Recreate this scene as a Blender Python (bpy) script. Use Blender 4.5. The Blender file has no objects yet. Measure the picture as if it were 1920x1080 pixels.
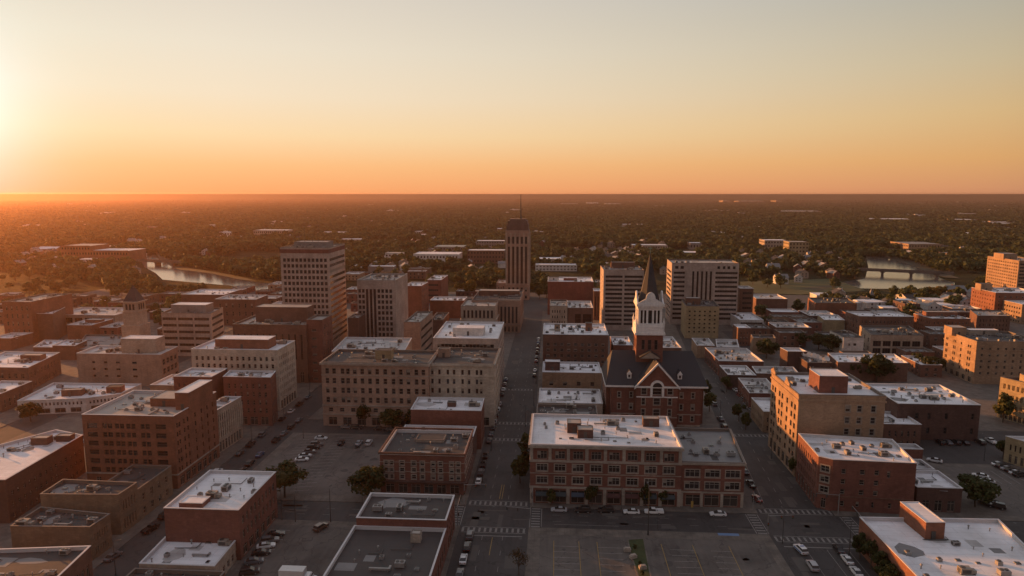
import bpy, bmesh, math, random
from math import radians, sin, cos, tan, atan2, sqrt, pi, hypot
from mathutils import Vector, Matrix
rnd = random.Random(7)
SC = bpy.context.scene
COL = SC.collection

# ------------------------------------------------------------------ camera
F = 1280.; CX = 960.; CY = 540.
PIT = radians(7.874); YAW = radians(3.6); HC = 90.
cam = bpy.data.cameras.new("camera"); cam.lens = 24.0; cam.sensor_width = 36.0
cam.clip_start = 0.5; cam.clip_end = 200000
camo = bpy.data.objects.new("camera", cam); COL.objects.link(camo)
camo.location = (0, 0, HC); camo.rotation_mode = 'XYZ'
camo.rotation_euler = (radians(90) - PIT, 0, YAW)
SC.camera = camo
# ------------------------------------------------------------------ sun, sky, exposure
SUN_EL = radians(7.0)
SUN_AZ = radians(59.4) + YAW            # left of +Y
SUN = Vector((-sin(SUN_AZ) * cos(SUN_EL), cos(SUN_AZ) * cos(SUN_EL), sin(SUN_EL)))
GLOW_AZ = radians(41.) + YAW; GLOW_EL = radians(4.6)      # brightest part of the horizon haze
GLOW = Vector((-sin(GLOW_AZ) * cos(GLOW_EL), cos(GLOW_AZ) * cos(GLOW_EL), sin(GLOW_EL)))
sl = bpy.data.lights.new("sun", 'SUN'); sl.energy = 5.0; sl.angle = radians(0.6); sl.color = (1.0, 0.385, 0.10)
slo = bpy.data.objects.new("sun", sl); COL.objects.link(slo)
slo.rotation_euler = SUN.to_track_quat('Z', 'Y').to_euler()
SC.view_settings.view_transform = 'Standard'; SC.view_settings.look = 'None'
SC.view_settings.exposure = 0.75; SC.view_settings.gamma = 1.0
SC.render.engine = 'CYCLES'
SC.cycles.use_denoising = True
SC.cycles.max_bounces = 5; SC.cycles.diffuse_bounces = 3; SC.cycles.glossy_bounces = 2
SC.cycles.volume_bounces = 0; SC.cycles.transmission_bounces = 2
SC.cycles.use_adaptive_sampling = True; SC.cycles.adaptive_threshold = 0.02

def s2l(c):
    return tuple(((x / 255.) / 12.92 if x / 255. <= .04045 else ((x / 255. + .055) / 1.055) ** 2.4) for x in c)

class NT:
    def __init__(s, tree): s.t = tree; s.n = tree.nodes; s.l = tree.links
    def new(s, typ, **kw):
        n = s.n.new(typ)
        for k, v in kw.items(): setattr(n, k, v)
        return n
    def link(s, a, b): s.l.new(a, b)
    def val(s, sock, v):
        if isinstance(v, bpy.types.NodeSocket): s.l.new(v, sock)
        else: sock.default_value = v
    def math(s, op, a, b=0.0, clamp=False):
        n = s.new('ShaderNodeMath', operation=op, use_clamp=clamp); s.val(n.inputs[0], a); s.val(n.inputs[1], b); return n.outputs[0]
    def mix(s, f, a, b, mode='MIX'):
        n = s.new('ShaderNodeMix', data_type='RGBA', blend_type=mode)
        s.val(n.inputs[0], f); s.val(n.inputs[6], a if not isinstance(a, tuple) else (*a[:3], 1)); s.val(n.inputs[7], b if not isinstance(b, tuple) else (*b[:3], 1))
        return n.outputs[2]
    def ramp(s, f, stops, interp='LINEAR'):
        n = s.new('ShaderNodeValToRGB'); cr = n.color_ramp; cr.interpolation = interp
        while len(cr.elements) < len(stops): cr.elements.new(0.5)
        for e, (p, c) in zip(cr.elements, stops): e.position = p; e.color = (*c[:3], 1) if isinstance(c, tuple) else (c, c, c, 1)
        s.val(n.inputs[0], f); return n.outputs[0]
    def noise(s, vec, scale, detail=3, rough=.5):
        n = s.new('ShaderNodeTexNoise'); s.val(n.inputs['Scale'], scale); n.inputs['Detail'].default_value = detail
        n.inputs['Roughness'].default_value = rough
        if vec is not None: s.link(vec, n.inputs['Vector'])
        return n.outputs[0]

W = bpy.data.worlds.new("World"); SC.world = W; W.use_nodes = True
w = NT(W.node_tree); w.n.clear()
tc = w.new('ShaderNodeTexCoord'); d = tc.outputs['Generated']
sep = w.new('ShaderNodeSeparateXYZ'); w.link(d, sep.inputs[0])
el = w.math('MULTIPLY', w.math('ARCSINE', sep.outputs[2]), 180 / pi / 90, True)       # 0..1 of 90 deg
D = lambda deg: deg / 90.
ramp_sun = w.ramp(el, [(0, s2l((254, 168, 108))), (D(2.2), s2l((254, 190, 130))), (D(4.5), s2l((252, 216, 168))), (D(7.5), s2l((246, 224, 194))),
                       (D(11), s2l((238, 224, 202))), (D(15.5), s2l((224, 212, 196))), (D(35), s2l((178, 176, 180))), (D(90), s2l((158, 160, 174)))])
ramp_side = w.ramp(el, [(0, s2l((206, 142, 104))), (D(2.5), s2l((216, 162, 104))), (D(5.5), s2l((212, 176, 124))), (D(9), s2l((196, 178, 144))),
                        (D(13), s2l((176, 170, 154))), (D(16), s2l((164, 168, 166))), (D(40), s2l((150, 154, 166))), (D(90), s2l((158, 160, 174)))])
ramp_back = w.ramp(el, [(0, s2l((128, 106, 99))), (D(8), s2l((144, 125, 119))), (D(20), s2l((146, 136, 137))), (D(45), s2l((152, 149, 157))), (D(90), s2l((158, 160, 174)))])
flat = w.new('ShaderNodeCombineXYZ'); w.link(sep.outputs[0], flat.inputs[0]); w.link(sep.outputs[1], flat.inputs[1])
fn = w.new('ShaderNodeVectorMath', operation='NORMALIZE'); w.link(flat.outputs[0], fn.inputs[0])
dt = w.new('ShaderNodeVectorMath', operation='DOT_PRODUCT'); w.link(fn.outputs[0], dt.inputs[0])
dt.inputs[1].default_value = Vector((GLOW.x, GLOW.y, 0)).normalized()
ca = dt.outputs['Value']
fs = w.math('DIVIDE', w.math('SUBTRACT', ca, .2), .75, True)
fb = w.math('DIVIDE', w.math('SUBTRACT', .25, ca), .9, True)
skyc = w.mix(fb, w.mix(fs, ramp_side, ramp_sun), ramp_back)
ds = w.new('ShaderNodeVectorMath', operation='DOT_PRODUCT'); w.link(d, ds.inputs[0]); ds.inputs[1].default_value = GLOW
dpos = w.math('MAXIMUM', ds.outputs['Value'], 0.0)
g1 = w.math('POWER', dpos, 230.); g2 = w.math('POWER', dpos, 60.)
glow = w.mix(1.0, w.mix(g1, (0, 0, 0), (.22, .40, .62)), w.mix(g2, (0, 0, 0), (.02, .07, .05)), 'ADD')
skyc = w.mix(1.0, skyc, glow, 'ADD')
bg = w.new('ShaderNodeBackground'); w.link(skyc, bg.inputs[0]); bg.inputs[1].default_value = 0.585
nish = w.new('ShaderNodeTexSky', sky_type='NISHITA'); nish.sun_disc = False
nish.sun_elevation = SUN_EL; nish.sun_rotation = -SUN_AZ
bg2 = w.new('ShaderNodeBackground'); w.link(nish.outputs[0], bg2.inputs[0]); bg2.inputs[1].default_value = 0.004
add = w.new('ShaderNodeAddShader'); w.link(bg.outputs[0], add.inputs[0]); w.link(bg2.outputs[0], add.inputs[1])
wo = w.new('ShaderNodeOutputWorld'); w.link(add.outputs[0], wo.inputs[0])

# ------------------------------------------------------------------ photograph <-> place
_s, _c, _sp, _cp = sin(YAW), cos(YAW), sin(PIT), cos(PIT)
FW = Vector((-_s * _cp, _c * _cp, -_sp)); RT = Vector((_c, _s, 0)); UP = Vector((-_s * _sp, _c * _sp, _cp)); EYE = Vector((0, 0, HC))
def ray(x, y): return FW + RT * ((x - CX) / F) + UP * ((CY - y) / F)
def at(x, y, z=0.):
    r = ray(x, y); t = (z - HC) / r.z; return Vector((r.x * t, r.y * t, z))
def atY(x, y, Y):
    r = ray(x, y); t = Y / r.y; return Vector((r.x * t, Y, HC + r.z * t))
def slv(P, Dv, v, row=False):
    k = (CY - v) / F if row else (v - CX) / F
    g = (UP if row else RT) - FW * k
    return -(g.dot(Vector(P) - EYE)) / g.dot(Vector(Dv))
def pxsize(P, s):                       # size in 1920-px pixels of s metres at P
    return F * s / max(1., (Vector(P) - EYE).dot(FW))

# ------------------------------------------------------------------ tags, objects
def tag(o, label=None, cat=None, group=None, kind=None):
    if label: o['label'] = label
    if cat: o['category'] = cat
    if group: o['group'] = group
    if kind: o['kind'] = kind
    return o
def empty(name, loc, label, cat, group=None, rz=0.):
    o = bpy.data.objects.new(name, None); COL.objects.link(o); o.location = loc; o.rotation_euler.z = rz; o.empty_display_size = .5
    return tag(o, label, cat, group)
def inst(name, mesh, parent=None, loc=(0, 0, 0), rz=0., sc=None):
    o = bpy.data.objects.new(name, mesh); COL.objects.link(o)
    if parent: o.parent = parent
    o.location = loc; o.rotation_euler.z = rz
    if sc is not None: o.scale = sc if not isinstance(sc, (int, float)) else (sc, sc, sc)
    return o
class MB:
    def __init__(s): s.v = []; s.f = []; s.m = []
    def face(s, pts, m=0):
        i = len(s.v); s.v += [tuple(p) for p in pts]; s.f.append(tuple(range(i, i + len(pts)))); s.m.append(m)
    def box(s, x0, x1, y0, y1, z0, z1, m=0, top=None, bottom=True):
        a = [(x0, y0, z0), (x1, y0, z0), (x1, y1, z0), (x0, y1, z0), (x0, y0, z1), (x1, y0, z1), (x1, y1, z1), (x0, y1, z1)]
        i = len(s.v); s.v += a
        q = [(0, 1, 5, 4), (1, 2, 6, 5), (2, 3, 7, 6), (3, 0, 4, 7), (4, 5, 6, 7)] + ([(3, 2, 1, 0)] if bottom else [])
        for k, f in enumerate(q):
            s.f.append(tuple(i + j for j in f)); s.m.append(top if (top is not None and k == 4) else m)
    def prism(s, pts, z0, z1, m=0, top=None, bottom=False):
        n = len(pts); i = len(s.v)
        s.v += [(p[0], p[1], z0) for p in pts] + [(p[0], p[1], z1) for p in pts]
        for k in range(n):
            j = (k + 1) % n; s.f.append((i + k, i + j, i + n + j, i + n + k)); s.m.append(m)
        s.f.append(tuple(i + n + k for k in range(n))); s.m.append(m if top is None else top)
        if bottom: s.f.append(tuple(i + k for k in reversed(range(n)))); s.m.append(m)
    def cyl(s, x, y, z0, z1, r0, r1=None, n=10, m=0, ax='z'):
        r1 = r0 if r1 is None else r1; i = len(s.v)
        for z, r in ((z0, r0), (z1, r1)):
            for k in range(n):
                a = 2 * pi * k / n + pi / n
                s.v.append((x + r * cos(a), y + r * sin(a), z) if ax == 'z' else ((z, x + r * cos(a), y + r * sin(a)) if ax == 'x' else (x + r * cos(a), z, y + r * sin(a))))
        for k in range(n):
            j = (k + 1) % n; s.f.append((i + k, i + j, i + n + j, i + n + k)); s.m.append(m)
        s.f.append(tuple(i + n + k for k in range(n))); s.m.append(m)
        s.f.append(tuple(i + k for k in reversed(range(n)))); s.m.append(m)
    def tube(s, p, q, r0, r1=None, n=6, m=0):
        p, q = Vector(p), Vector(q); r1 = r0 if r1 is None else r1
        a = (q - p).normalized(); b = a.orthogonal().normalized(); c = a.cross(b); i = len(s.v)
        for o, r in ((p, r0), (q, r1)):
            for k in range(n):
                t = 2 * pi * k / n; s.v.append(tuple(o + (b * cos(t) + c * sin(t)) * r))
        for k in range(n):
            j = (k + 1) % n; s.f.append((i + k, i + j, i + n + j, i + n + k)); s.m.append(m)
        s.f.append(tuple(i + n + k for k in range(n))); s.m.append(m)
        s.f.append(tuple(i + k for k in reversed(range(n)))); s.m.append(m)
    def mesh(s, name, mats):
        me = bpy.data.meshes.new(name); me.from_pydata(s.v, [], s.f)
        for m in (mats if isinstance(mats, (list, tuple)) else [mats]): me.materials.append(m)
        me.polygons.foreach_set('material_index', s.m); me.update(); return me
    def obj(s, name, mats, parent=None, loc=(0, 0, 0), rz=0.):
        return inst(name, s.mesh(name, mats), parent, loc, rz)

# ------------------------------------------------------------------ materials
def newmat(name):
    m = bpy.data.materials.new(name); m.use_nodes = True; t = NT(m.node_tree); t.n.clear()
    o = t.new('ShaderNodeOutputMaterial'); p = t.new('ShaderNodeBsdfPrincipled'); t.link(p.outputs[0], o.inputs[0])
    return m, t, p
def bump(t, p, h, strength=.4, dist=.05):
    b = t.new('ShaderNodeBump'); b.inputs['Strength'].default_value = strength; b.inputs['Distance'].default_value = dist
    t.link(h, b.inputs['Height']); t.link(b.outputs[0], p.inputs['Normal'])
def pos(t): return t.new('ShaderNodeNewGeometry').outputs['Position']
def scaled(t, v, s):
    n = t.new('ShaderNodeMapping'); n.inputs['Scale'].default_value = s; t.link(v, n.inputs[0]); return n.outputs[0]
_mc = {}
def wallmat(c, rough=.88, var=.38):
    k = ('w', c, var)
    if k in _mc: return _mc[k]
    m, t, p = newmat('wall_' + str(len(_mc))); P = pos(t)
    big = t.noise(P, .12, 4, .6); fine = t.noise(P, 2.2, 5, .7); st = t.noise(scaled(t, P, (1, 1, .07)), .9, 3, .6)
    lo = tuple(x * (1 - var * .8) for x in c); hi = tuple(min(.85, x * (1 + var * .7)) for x in c)
    col = t.mix(t.ramp(big, [(.3, 0.), (.7, 1.)]), lo, hi)
    col = t.mix(t.math('MULTIPLY', t.ramp(fine, [(.35, 0.), (.65, 1.)]), .4), col, tuple(x * .6 for x in c))
    col = t.mix(t.math('MULTIPLY', t.ramp(st, [(.5, 0.), (.72, 1.)]), .38), col, tuple(x * .5 for x in c))
    mid = t.noise(scaled(t, P, (1, 1, 1.6)), .45, 4, .65)
    col = t.mix(t.math('MULTIPLY', t.ramp(mid, [(.52, 0.), (.66, 1.)]), .30), col, tuple(min(.85, x * 1.45 + .015) for x in c))
    br = t.new('ShaderNodeTexBrick'); sw = t.new('ShaderNodeCombineXYZ'); sp_ = t.new('ShaderNodeSeparateXYZ'); t.link(P, sp_.inputs[0]); t.link(t.math('ADD', sp_.outputs[0], sp_.outputs[1]), sw.inputs[0]); t.link(sp_.outputs[2], sw.inputs[1]); t.link(sw.outputs[0], br.inputs['Vector'])
    br.inputs['Scale'].default_value = 1.; br.inputs['Brick Width'].default_value = .9; br.inputs['Row Height'].default_value = .34; br.inputs['Mortar Size'].default_value = .02; br.inputs['Color1'].default_value = (1.08, 1.06, 1.04, 1); br.inputs['Color2'].default_value = (.78, .78, .8, 1); br.inputs['Mortar'].default_value = (.9, .9, .9, 1)
    col = t.mix(.7, col, br.outputs[0], 'MULTIPLY')
    t.link(col, p.inputs['Base Color']); p.inputs['Roughness'].default_value = rough
    bump(t, p, fine, .35, .06); _mc[k] = m; return m
def roofmat(kind):
    k = ('r', kind)
    if k in _mc: return _mc[k]
    m, t, p = newmat('roof_' + kind); P = pos(t)
    base, dirt, amt = {'white': ((.80, .79, .81), (.34, .30, .27), .6), 'grey': ((.20, .195, .195), (.11, .105, .10), .5), 'tan': ((.38, .34, .30), (.24, .2, .17), .5),
                       'tar': ((.055, .049, .047), (.03, .028, .026), .6), 'slate': ((.034, .034, .039), (.02, .02, .024), .6), 'dirty': ((.52, .50, .49), (.15, .135, .125), .9),
                       'green': ((.25, .3, .29), (.15, .17, .16), .4)}[kind]
    big = t.noise(P, .09, 5, .62); fine = t.noise(P, 1.1, 5, .7); pud = t.noise(P, .28, 4, .65)
    col = t.mix(t.math('MULTIPLY', t.ramp(big, [(.42, 0.), (.72, 1.)]), amt), base, dirt)
    col = t.mix(t.math('MULTIPLY', t.ramp(pud, [(.58, 0.), (.70, 1.)]), .55 * amt), col, dirt)
    col = t.mix(t.math('MULTIPLY', fine, .35), col, tuple(x * .72 for x in base))
    br = t.new('ShaderNodeTexBrick'); t.link(P, br.inputs['Vector']); br.inputs['Scale'].default_value = 1.
    br.inputs['Brick Width'].default_value = 9. if kind != 'slate' else .8; br.inputs['Row Height'].default_value = 2.6 if kind != 'slate' else .5
    br.inputs['Mortar Size'].default_value = .05; br.inputs['Color1'].default_value = (1, 1, 1, 1); br.inputs['Color2'].default_value = (.9, .9, .9, 1); br.inputs['Mortar'].default_value = (.62, .6, .6, 1)
    col = t.mix(.8, col, br.outputs[0], 'MULTIPLY')
    t.link(col, p.inputs['Base Color']); p.inputs['Roughness'].default_value = .75 if kind in ('tar', 'slate') else .6
    bump(t, p, fine, .3, .04); _mc[k] = m; return m
def plain(name, c, rough=.6, metal=0., var=.12, scale=1.3):
    m, t, p = newmat(name); P = pos(t); n = t.noise(P, scale, 4, .6)
    t.link(t.mix(n, tuple(x * (1 - var) for x in c), tuple(x * (1 + var) for x in c)), p.inputs['Base Color'])
    p.inputs['Roughness'].default_value = rough; p.inputs['Metallic'].default_value = metal; return m
def glassmat(name, c, rough=.12):
    m, t, p = newmat(name); oi = t.new('ShaderNodeObjectInfo'); n = t.noise(pos(t), .5, 3)
    f = t.math('ADD', t.math('MULTIPLY', oi.outputs['Random'], .7), t.math('MULTIPLY', n, .5))
    t.link(t.mix(f, tuple(x * .4 for x in c), tuple(x * 1.8 for x in c)), p.inputs['Base Color']); p.inputs['Roughness'].default_value = rough
    p.inputs['IOR'].default_value = 1.5; return m
M = dict(
    glass=glassmat('window_glass', (.022, .021, .022)), blind=plain('window_blind', (.24, .21, .18), .8), frame=plain('window_frame', (.24, .20, .165), .6),
    frame_w=plain('white_frame', (.30, .27, .235), .6), frame_d=plain('dark_frame', (.05, .045, .04), .5), shopglass=glassmat('shop_glass', (.03, .028, .026), .1),
    metal=plain('galvanised_metal', (.27, .26, .25), .5, .3, .35), darkmetal=plain('dark_metal', (.06, .058, .055), .5, .2), unitbeige=plain('unit_paint', (.26, .225, .185), .65, 0, .3),
    stone=wallmat((.345, .29, .24)), concrete=plain('concrete', (.27, .25, .23), .85, 0, .25, .8), white=wallmat((.80, .77, .74), .75, .08),
    wood=plain('weathered_wood', (.10, .075, .055), .85), yellow=plain('yellow_paint', (.34, .21, .05), .7, 0, .35), paint=plain('road_paint', (.20, .185, .17), .75, 0, .6, 2.2),
    coping_l=plain('pale_coping', (.52, .50, .50), .6), coping_d=plain('dark_coping', (.15, .12, .10), .7), copper=plain('copper_green', (.16, .28, .24), .6),
    awn_d=plain('dark_awning', (.03, .045, .05), .8), awn_b=plain('blue_awning', (.03, .05, .075), .8), awn_r=plain('maroon_awning', (.06, .022, .02), .8), rubber=plain('tyre_rubber', (.02, .02, .02), .9),
    bark=plain('bark', (.075, .055, .04), .95, 0, .4, 4.), steel_w=plain('white_pole_paint', (.6, .58, .55), .5), redsig=plain('red_lens', (.5, .03, .02), .4), blue_pave=plain('blue_paint', (.12, .2, .34), .7))
BR = dict(red=(.185, .073, .052), orange=(.235, .095, .056), brown=(.165, .085, .06), dark=(.105, .055, .043), tan=(.34, .225, .145), beige=(.40, .315, .245), cream=(.50, .42, .335),
          pink=(.36, .235, .175), white=(.62, .58, .54), conc=(.42, .335, .285), grey=(.26, .23, .21), dtan=(.215, .15, .098), yel=(.36, .275, .16), maroon=(.20, .07, .05))
def wm(k): return k if not isinstance(k, str) else wallmat(BR[k])

# ------------------------------------------------------------------ windows
_wc = {}
def winmesh(wd, ht, st, var):
    wd = max(.3, round(wd * 10) / 10); ht = max(.3, round(ht * 10) / 10); k = (wd, ht, st, var)
    if k in _wc: return _wc[k]
    b = MB(); fr = {'w': 'frame_w', 'd': 'frame_d'}.get(st[-1] if st[-2:-1] == '_' else '', 'frame'); s = st.split('_')[0]
    t = min(.12, wd * .1); dp = .09
    def bar(x0, x1, z0, z1): b.box(x0, x1, -dp, 0.02, z0, z1, 1)
    bar(0, wd, 0, t); bar(0, wd, ht - t, ht); bar(0, t, t, ht - t); bar(wd - t, wd, t, ht - t)
    cols = {'dh': 1, 'plain': 1, 'pair': 2, 'tri': 3, 'shop': max(2, round(wd / 1.8)), 'band': max(2, round(wd / 1.6)), 'door': 2, 'vent': 1, 'tall': 1}[s]
    rows = {'dh': [.5], 'pair': [.5], 'tri': [.68], 'shop': [.74], 'band': [], 'plain': [], 'door': [.75], 'vent': [.5], 'tall': [k / round(ht / 3.6 + .5) for k in range(1, round(ht / 3.6 + .5))]}[s]
    if st.endswith('_w') and s in ('dh', 'tri', 'pair') and ht > 1.: b.box(-.22, wd + .22, -.37, -.285, ht, ht + .3, 3); b.box(-.22, wd + .22, -.40, -.285, -.22, 0, 3); b.box(-.2, 0, -.33, -.285, 0, ht, 3); b.box(wd, wd + .2, -.33, -.285, 0, ht, 3)
    xs = [t + (wd - 2 * t) * i / cols for i in range(cols + 1)]
    for x in xs[1:-1]: bar(x - .05, x + .05, t, ht - t)
    for r in rows: bar(t, wd - t, ht * r - .045, ht * r + .045)
    for i in range(cols):
        bl = 0 if st.endswith('_d') else [0, 0, 0, .3, 0, .55, 0][(var + i * (3 if var % 2 else 0)) % 7] if s not in ('shop', 'door', 'band', 'tall') else ([0, 0, .3, 0, .55, 0, 0][(var * 3 + i) % 7] if s == 'band' else 0)
        zb = t + (ht - 2 * t) * (1 - bl)
        if bl < 1: b.face([(xs[i], 0, t), (xs[i + 1], 0, t), (xs[i + 1], 0, zb), (xs[i], 0, zb)], 0)
        if bl > 0: b.face([(xs[i], 0, zb), (xs[i + 1], 0, zb), (xs[i + 1], 0, ht - t), (xs[i], 0, ht - t)], 2)
    me = b.mesh('window', [M['shopglass'] if s == 'shop' else M['glass'], M[fr], M['blind'], M['stone']]); _wc[k] = (me, wd, ht); return _wc[k]

def rows_for(sp, L, h):
    """list of (z0, z1, [(u0,u1,style)]) for a facade spec"""
    R = []
    if not sp: return R
    g = sp.get('g', 0.); top = sp.get('top', 1.6); mg = sp.get('mg', 1.0)
    if 'gc' in sp:
        gc = sp.get('gc', max(1, round(L / 5.))); bw = (L - 2 * mg) / gc; gw = sp.get('gw', .72)
        ops = []
        for i in range(gc):
            c = mg + bw * (i + .5)
            ops.append((c - bw * gw / 2, c + bw * gw / 2, sp.get('gs', 'shop')))
        R.append((sp.get('gz', .35), g * sp.get('gh', .8), ops))
    n = sp.get('n', 3); c = sp.get('c', 6); ww = sp.get('w', .45); hh = sp.get('hh', .55); st = sp.get('st', 'dh')
    fh = (h - top - g) / n
    skip = sp.get('skip')
    for r in range(n):
        zc = g + fh * (r + .5) + sp.get('dz', 0); z0 = zc - fh * hh / 2; z1 = zc + fh * hh / 2; ops = []
        if 'fr' in sp:
            for a, b_ in sp['fr']: ops.append((L * a, L * b_, st))
        else:
            bw = (L - 2 * mg) / c
            for i in range(c):
                if skip and skip(r, i): continue
                x = mg + bw * (i + .5)
                if sp.get('pair'):
                    q = bw * ww / 2; ops += [(x - q, x - q * .12, st), (x + q * .12, x + q, st)]
                else: ops.append((x - bw * ww / 2, x + bw * ww / 2, st))
        if ops: R.append((z0, z1, ops))
    return R

def offset_poly(P, dd):
    n = len(P); out = []
    for i in range(n):
        a, b, c = Vector(P[i - 1][:2]), Vector(P[i][:2]), Vector(P[(i + 1) % n][:2])
        d1 = (b - a).normalized(); d2 = (c - b).normalized()
        n1 = Vector((d1.y, -d1.x)); n2 = Vector((d2.y, -d2.x)); m = (n1 + n2)
        m = m / max(.3, m.dot(n1)) if m.length > 1e-4 else n1
        out.append(tuple(b + m * dd))
    return out
def ring(b, P, z0, z1, out, inn, m=0):
    A = offset_poly(P, out); B = offset_poly(P, -inn); n = len(P)
    for i in range(n):
        j = (i + 1) % n
        b.face([(*A[i], z0), (*A[j], z0), (*A[j], z1), (*A[i], z1)], m); b.face([(*A[i], z1), (*A[j], z1), (*B[j], z1), (*B[i], z1)], m)
        b.face([(*B[j], z0), (*B[i], z0), (*B[i], z1), (*B[j], z1)], m); b.face([(*B[i], z0), (*B[j], z0), (*A[j], z0), (*A[i], z0)], m)

# roof equipment prototypes
def make_units():
    U = []
    b = MB(); b.box(-1.3, 1.3, -.9, .9, .25, 1.5, 0); b.box(-1.15, 1.15, -.75, .75, .0, .25, 1); b.cyl(-.55, 0, 1.5, 1.68, .48, n=12, m=1); b.cyl(.6, 0, 1.5, 1.68, .48, n=12, m=1)
    b.box(-1.33, -1.3, -.6, .6, .4, 1.3, 1); b.box(-.9, .9, -.93, -.9, .45, 1.25, 1); U.append(b.mesh('rooftop_unit', [M['metal'], M['darkmetal']]))
    b = MB(); b.box(-2.2, 1.0, -1.1, 1.1, .3, 1.9, 0); b.box(1.0, 2.3, -.8, .8, .3, 1.3, 0); b.box(-2., 2., -.9, .9, 0, .3, 1); b.cyl(-1.2, 0, 1.9, 2.1, .7, n=12, m=1); b.box(-2.23, -2.2, -.8, .8, .5, 1.7, 1); b.box(-1.8, .6, -1.13, -1.1, .5, 1.6, 1)
    U.append(b.mesh('rooftop_unit', [M['unitbeige'], M['darkmetal']]))
    b = MB(); b.box(-.7, .7, -.7, .7, 0, 1.1, 0); b.cyl(0, 0, 1.1, 1.3, .55, n=12, m=1); U.append(b.mesh('rooftop_unit', [M['metal'], M['darkmetal']]))
    b = MB(); b.cyl(0, 0, 0, 1.0, .16, n=8); b.cyl(0, 0, 1.0, 1.3, .34, .2, 8); U.append(b.mesh('roof_vent', [M['metal']]))
    b = MB(); b.box(-.8, .8, -.6, .6, 0, .3, 0); b.box(-.7, .7, -.5, .5, .3, .42, 1); U.append(b.mesh('skylight', [M['metal'], M['glass']]))
    b = MB(); b.box(-3., 3., -.3, .3, .4, .95, 0); b.box(2.4, 3., -.3, 1.6, .4, .95, 0); b.box(-2.6, -2.4, -.25, .25, 0, .4, 0); b.box(2.2, 2.4, -.25, .25, 0, .4, 0); U.append(b.mesh('air_duct', [M['metal']]))
    b = MB(); b.box(-.9, .9, -.45, .45, 0, 1.7, 0); U.append(b.mesh('chimney', [wallmat(BR['brown'])]))
    return U
UNITS = make_units()
FOOT = []       # occupied footprints (x0,x1,y0,y1)
def bilin(P, u, v):
    a, b, c, d_ = [Vector(p[:2]) for p in ((P[0], P[1], P[2], P[3]) if len(P) != 5 else (P[0], P[2], P[3], P[4]))]
    return (a * (1 - u) + b * u) * (1 - v) + (d_ * (1 - u) + c * u) * v

def walls(b, P, o, faces, h, base_h=0., z00=0.):
    """facades with real window openings and reveals; returns the openings"""
    n = len(P); wins = []
    for i in range(n):
        a = Vector(P[i]); c = Vector(P[(i + 1) % n]); L = (c - a).length; dv = (c - a) / L; nv = Vector((dv.y, -dv.x)); ang = atan2(dv.y, dv.x)
        pt = lambda u, z, k=0.: (a.x + dv.x * u - nv.x * k, a.y + dv.y * u - nv.y * k, z)
        R = sorted(rows_for(faces.get(i), L, h) if not isinstance(faces.get(i), list) else sum([rows_for(s_, L, h) for s_ in faces[i]], []), key=lambda r: r[0])
        ops = []
        for (z0, z1, oo) in R:
            z0 = max(z0, z00 + .02); z1 = min(z1, h - .1)
            if z1 - z0 < .2: continue
            for (u0, u1, st) in oo:
                u0 = max(u0, .03); u1 = min(u1, L - .03)
                if u1 - u0 < .2 or any(u0 < q[1] + .04 and u1 > q[0] - .04 and z0 < q[3] + .04 and z1 > q[2] - .04 for q in ops): continue
                ops.append((u0, u1, z0, z1, st))
        zs = sorted({z00, h} | {q[2] for q in ops} | {q[3] for q in ops} | ({base_h} if z00 < base_h < h else set()))
        for z0, z1 in zip(zs, zs[1:]):
            if z1 - z0 < 1e-5: continue
            mm = 1 if z1 <= base_h + 1e-4 else 0; u = 0.
            for q in sorted(q for q in ops if q[2] <= z0 + 1e-5 and q[3] >= z1 - 1e-5):
                b.face([pt(u, z0), pt(q[0], z0), pt(q[0], z1), pt(u, z1)], mm); u = q[1]
            b.face([pt(u, z0), pt(L, z0), pt(L, z1), pt(u, z1)], mm)
        k = .28
        for (u0, u1, z0, z1, st) in ops:
            mm = 1 if z1 <= base_h + .5 and base_h else 0
            b.face([pt(u0, z0), pt(u0, z0, k), pt(u0, z1, k), pt(u0, z1)], mm); b.face([pt(u1, z0, k), pt(u1, z0), pt(u1, z1), pt(u1, z1, k)], mm)
            b.face([pt(u0, z0), pt(u1, z0), pt(u1, z0, k), pt(u0, z0, k)], mm); b.face([pt(u0, z1, k), pt(u1, z1, k), pt(u1, z1), pt(u0, z1)], mm)
            wp = pt(u0, z0, k); Wp = Vector((wp[0] + o.x, wp[1] + o.y, wp[2]))
            wins.append((pxsize(Wp, min(z1 - z0, (u1 - u0) * 2.2)), pt(u0, z0, k), pt(u1, z0, k), u1 - u0, z1 - z0, st, ang))
    return wins
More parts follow.
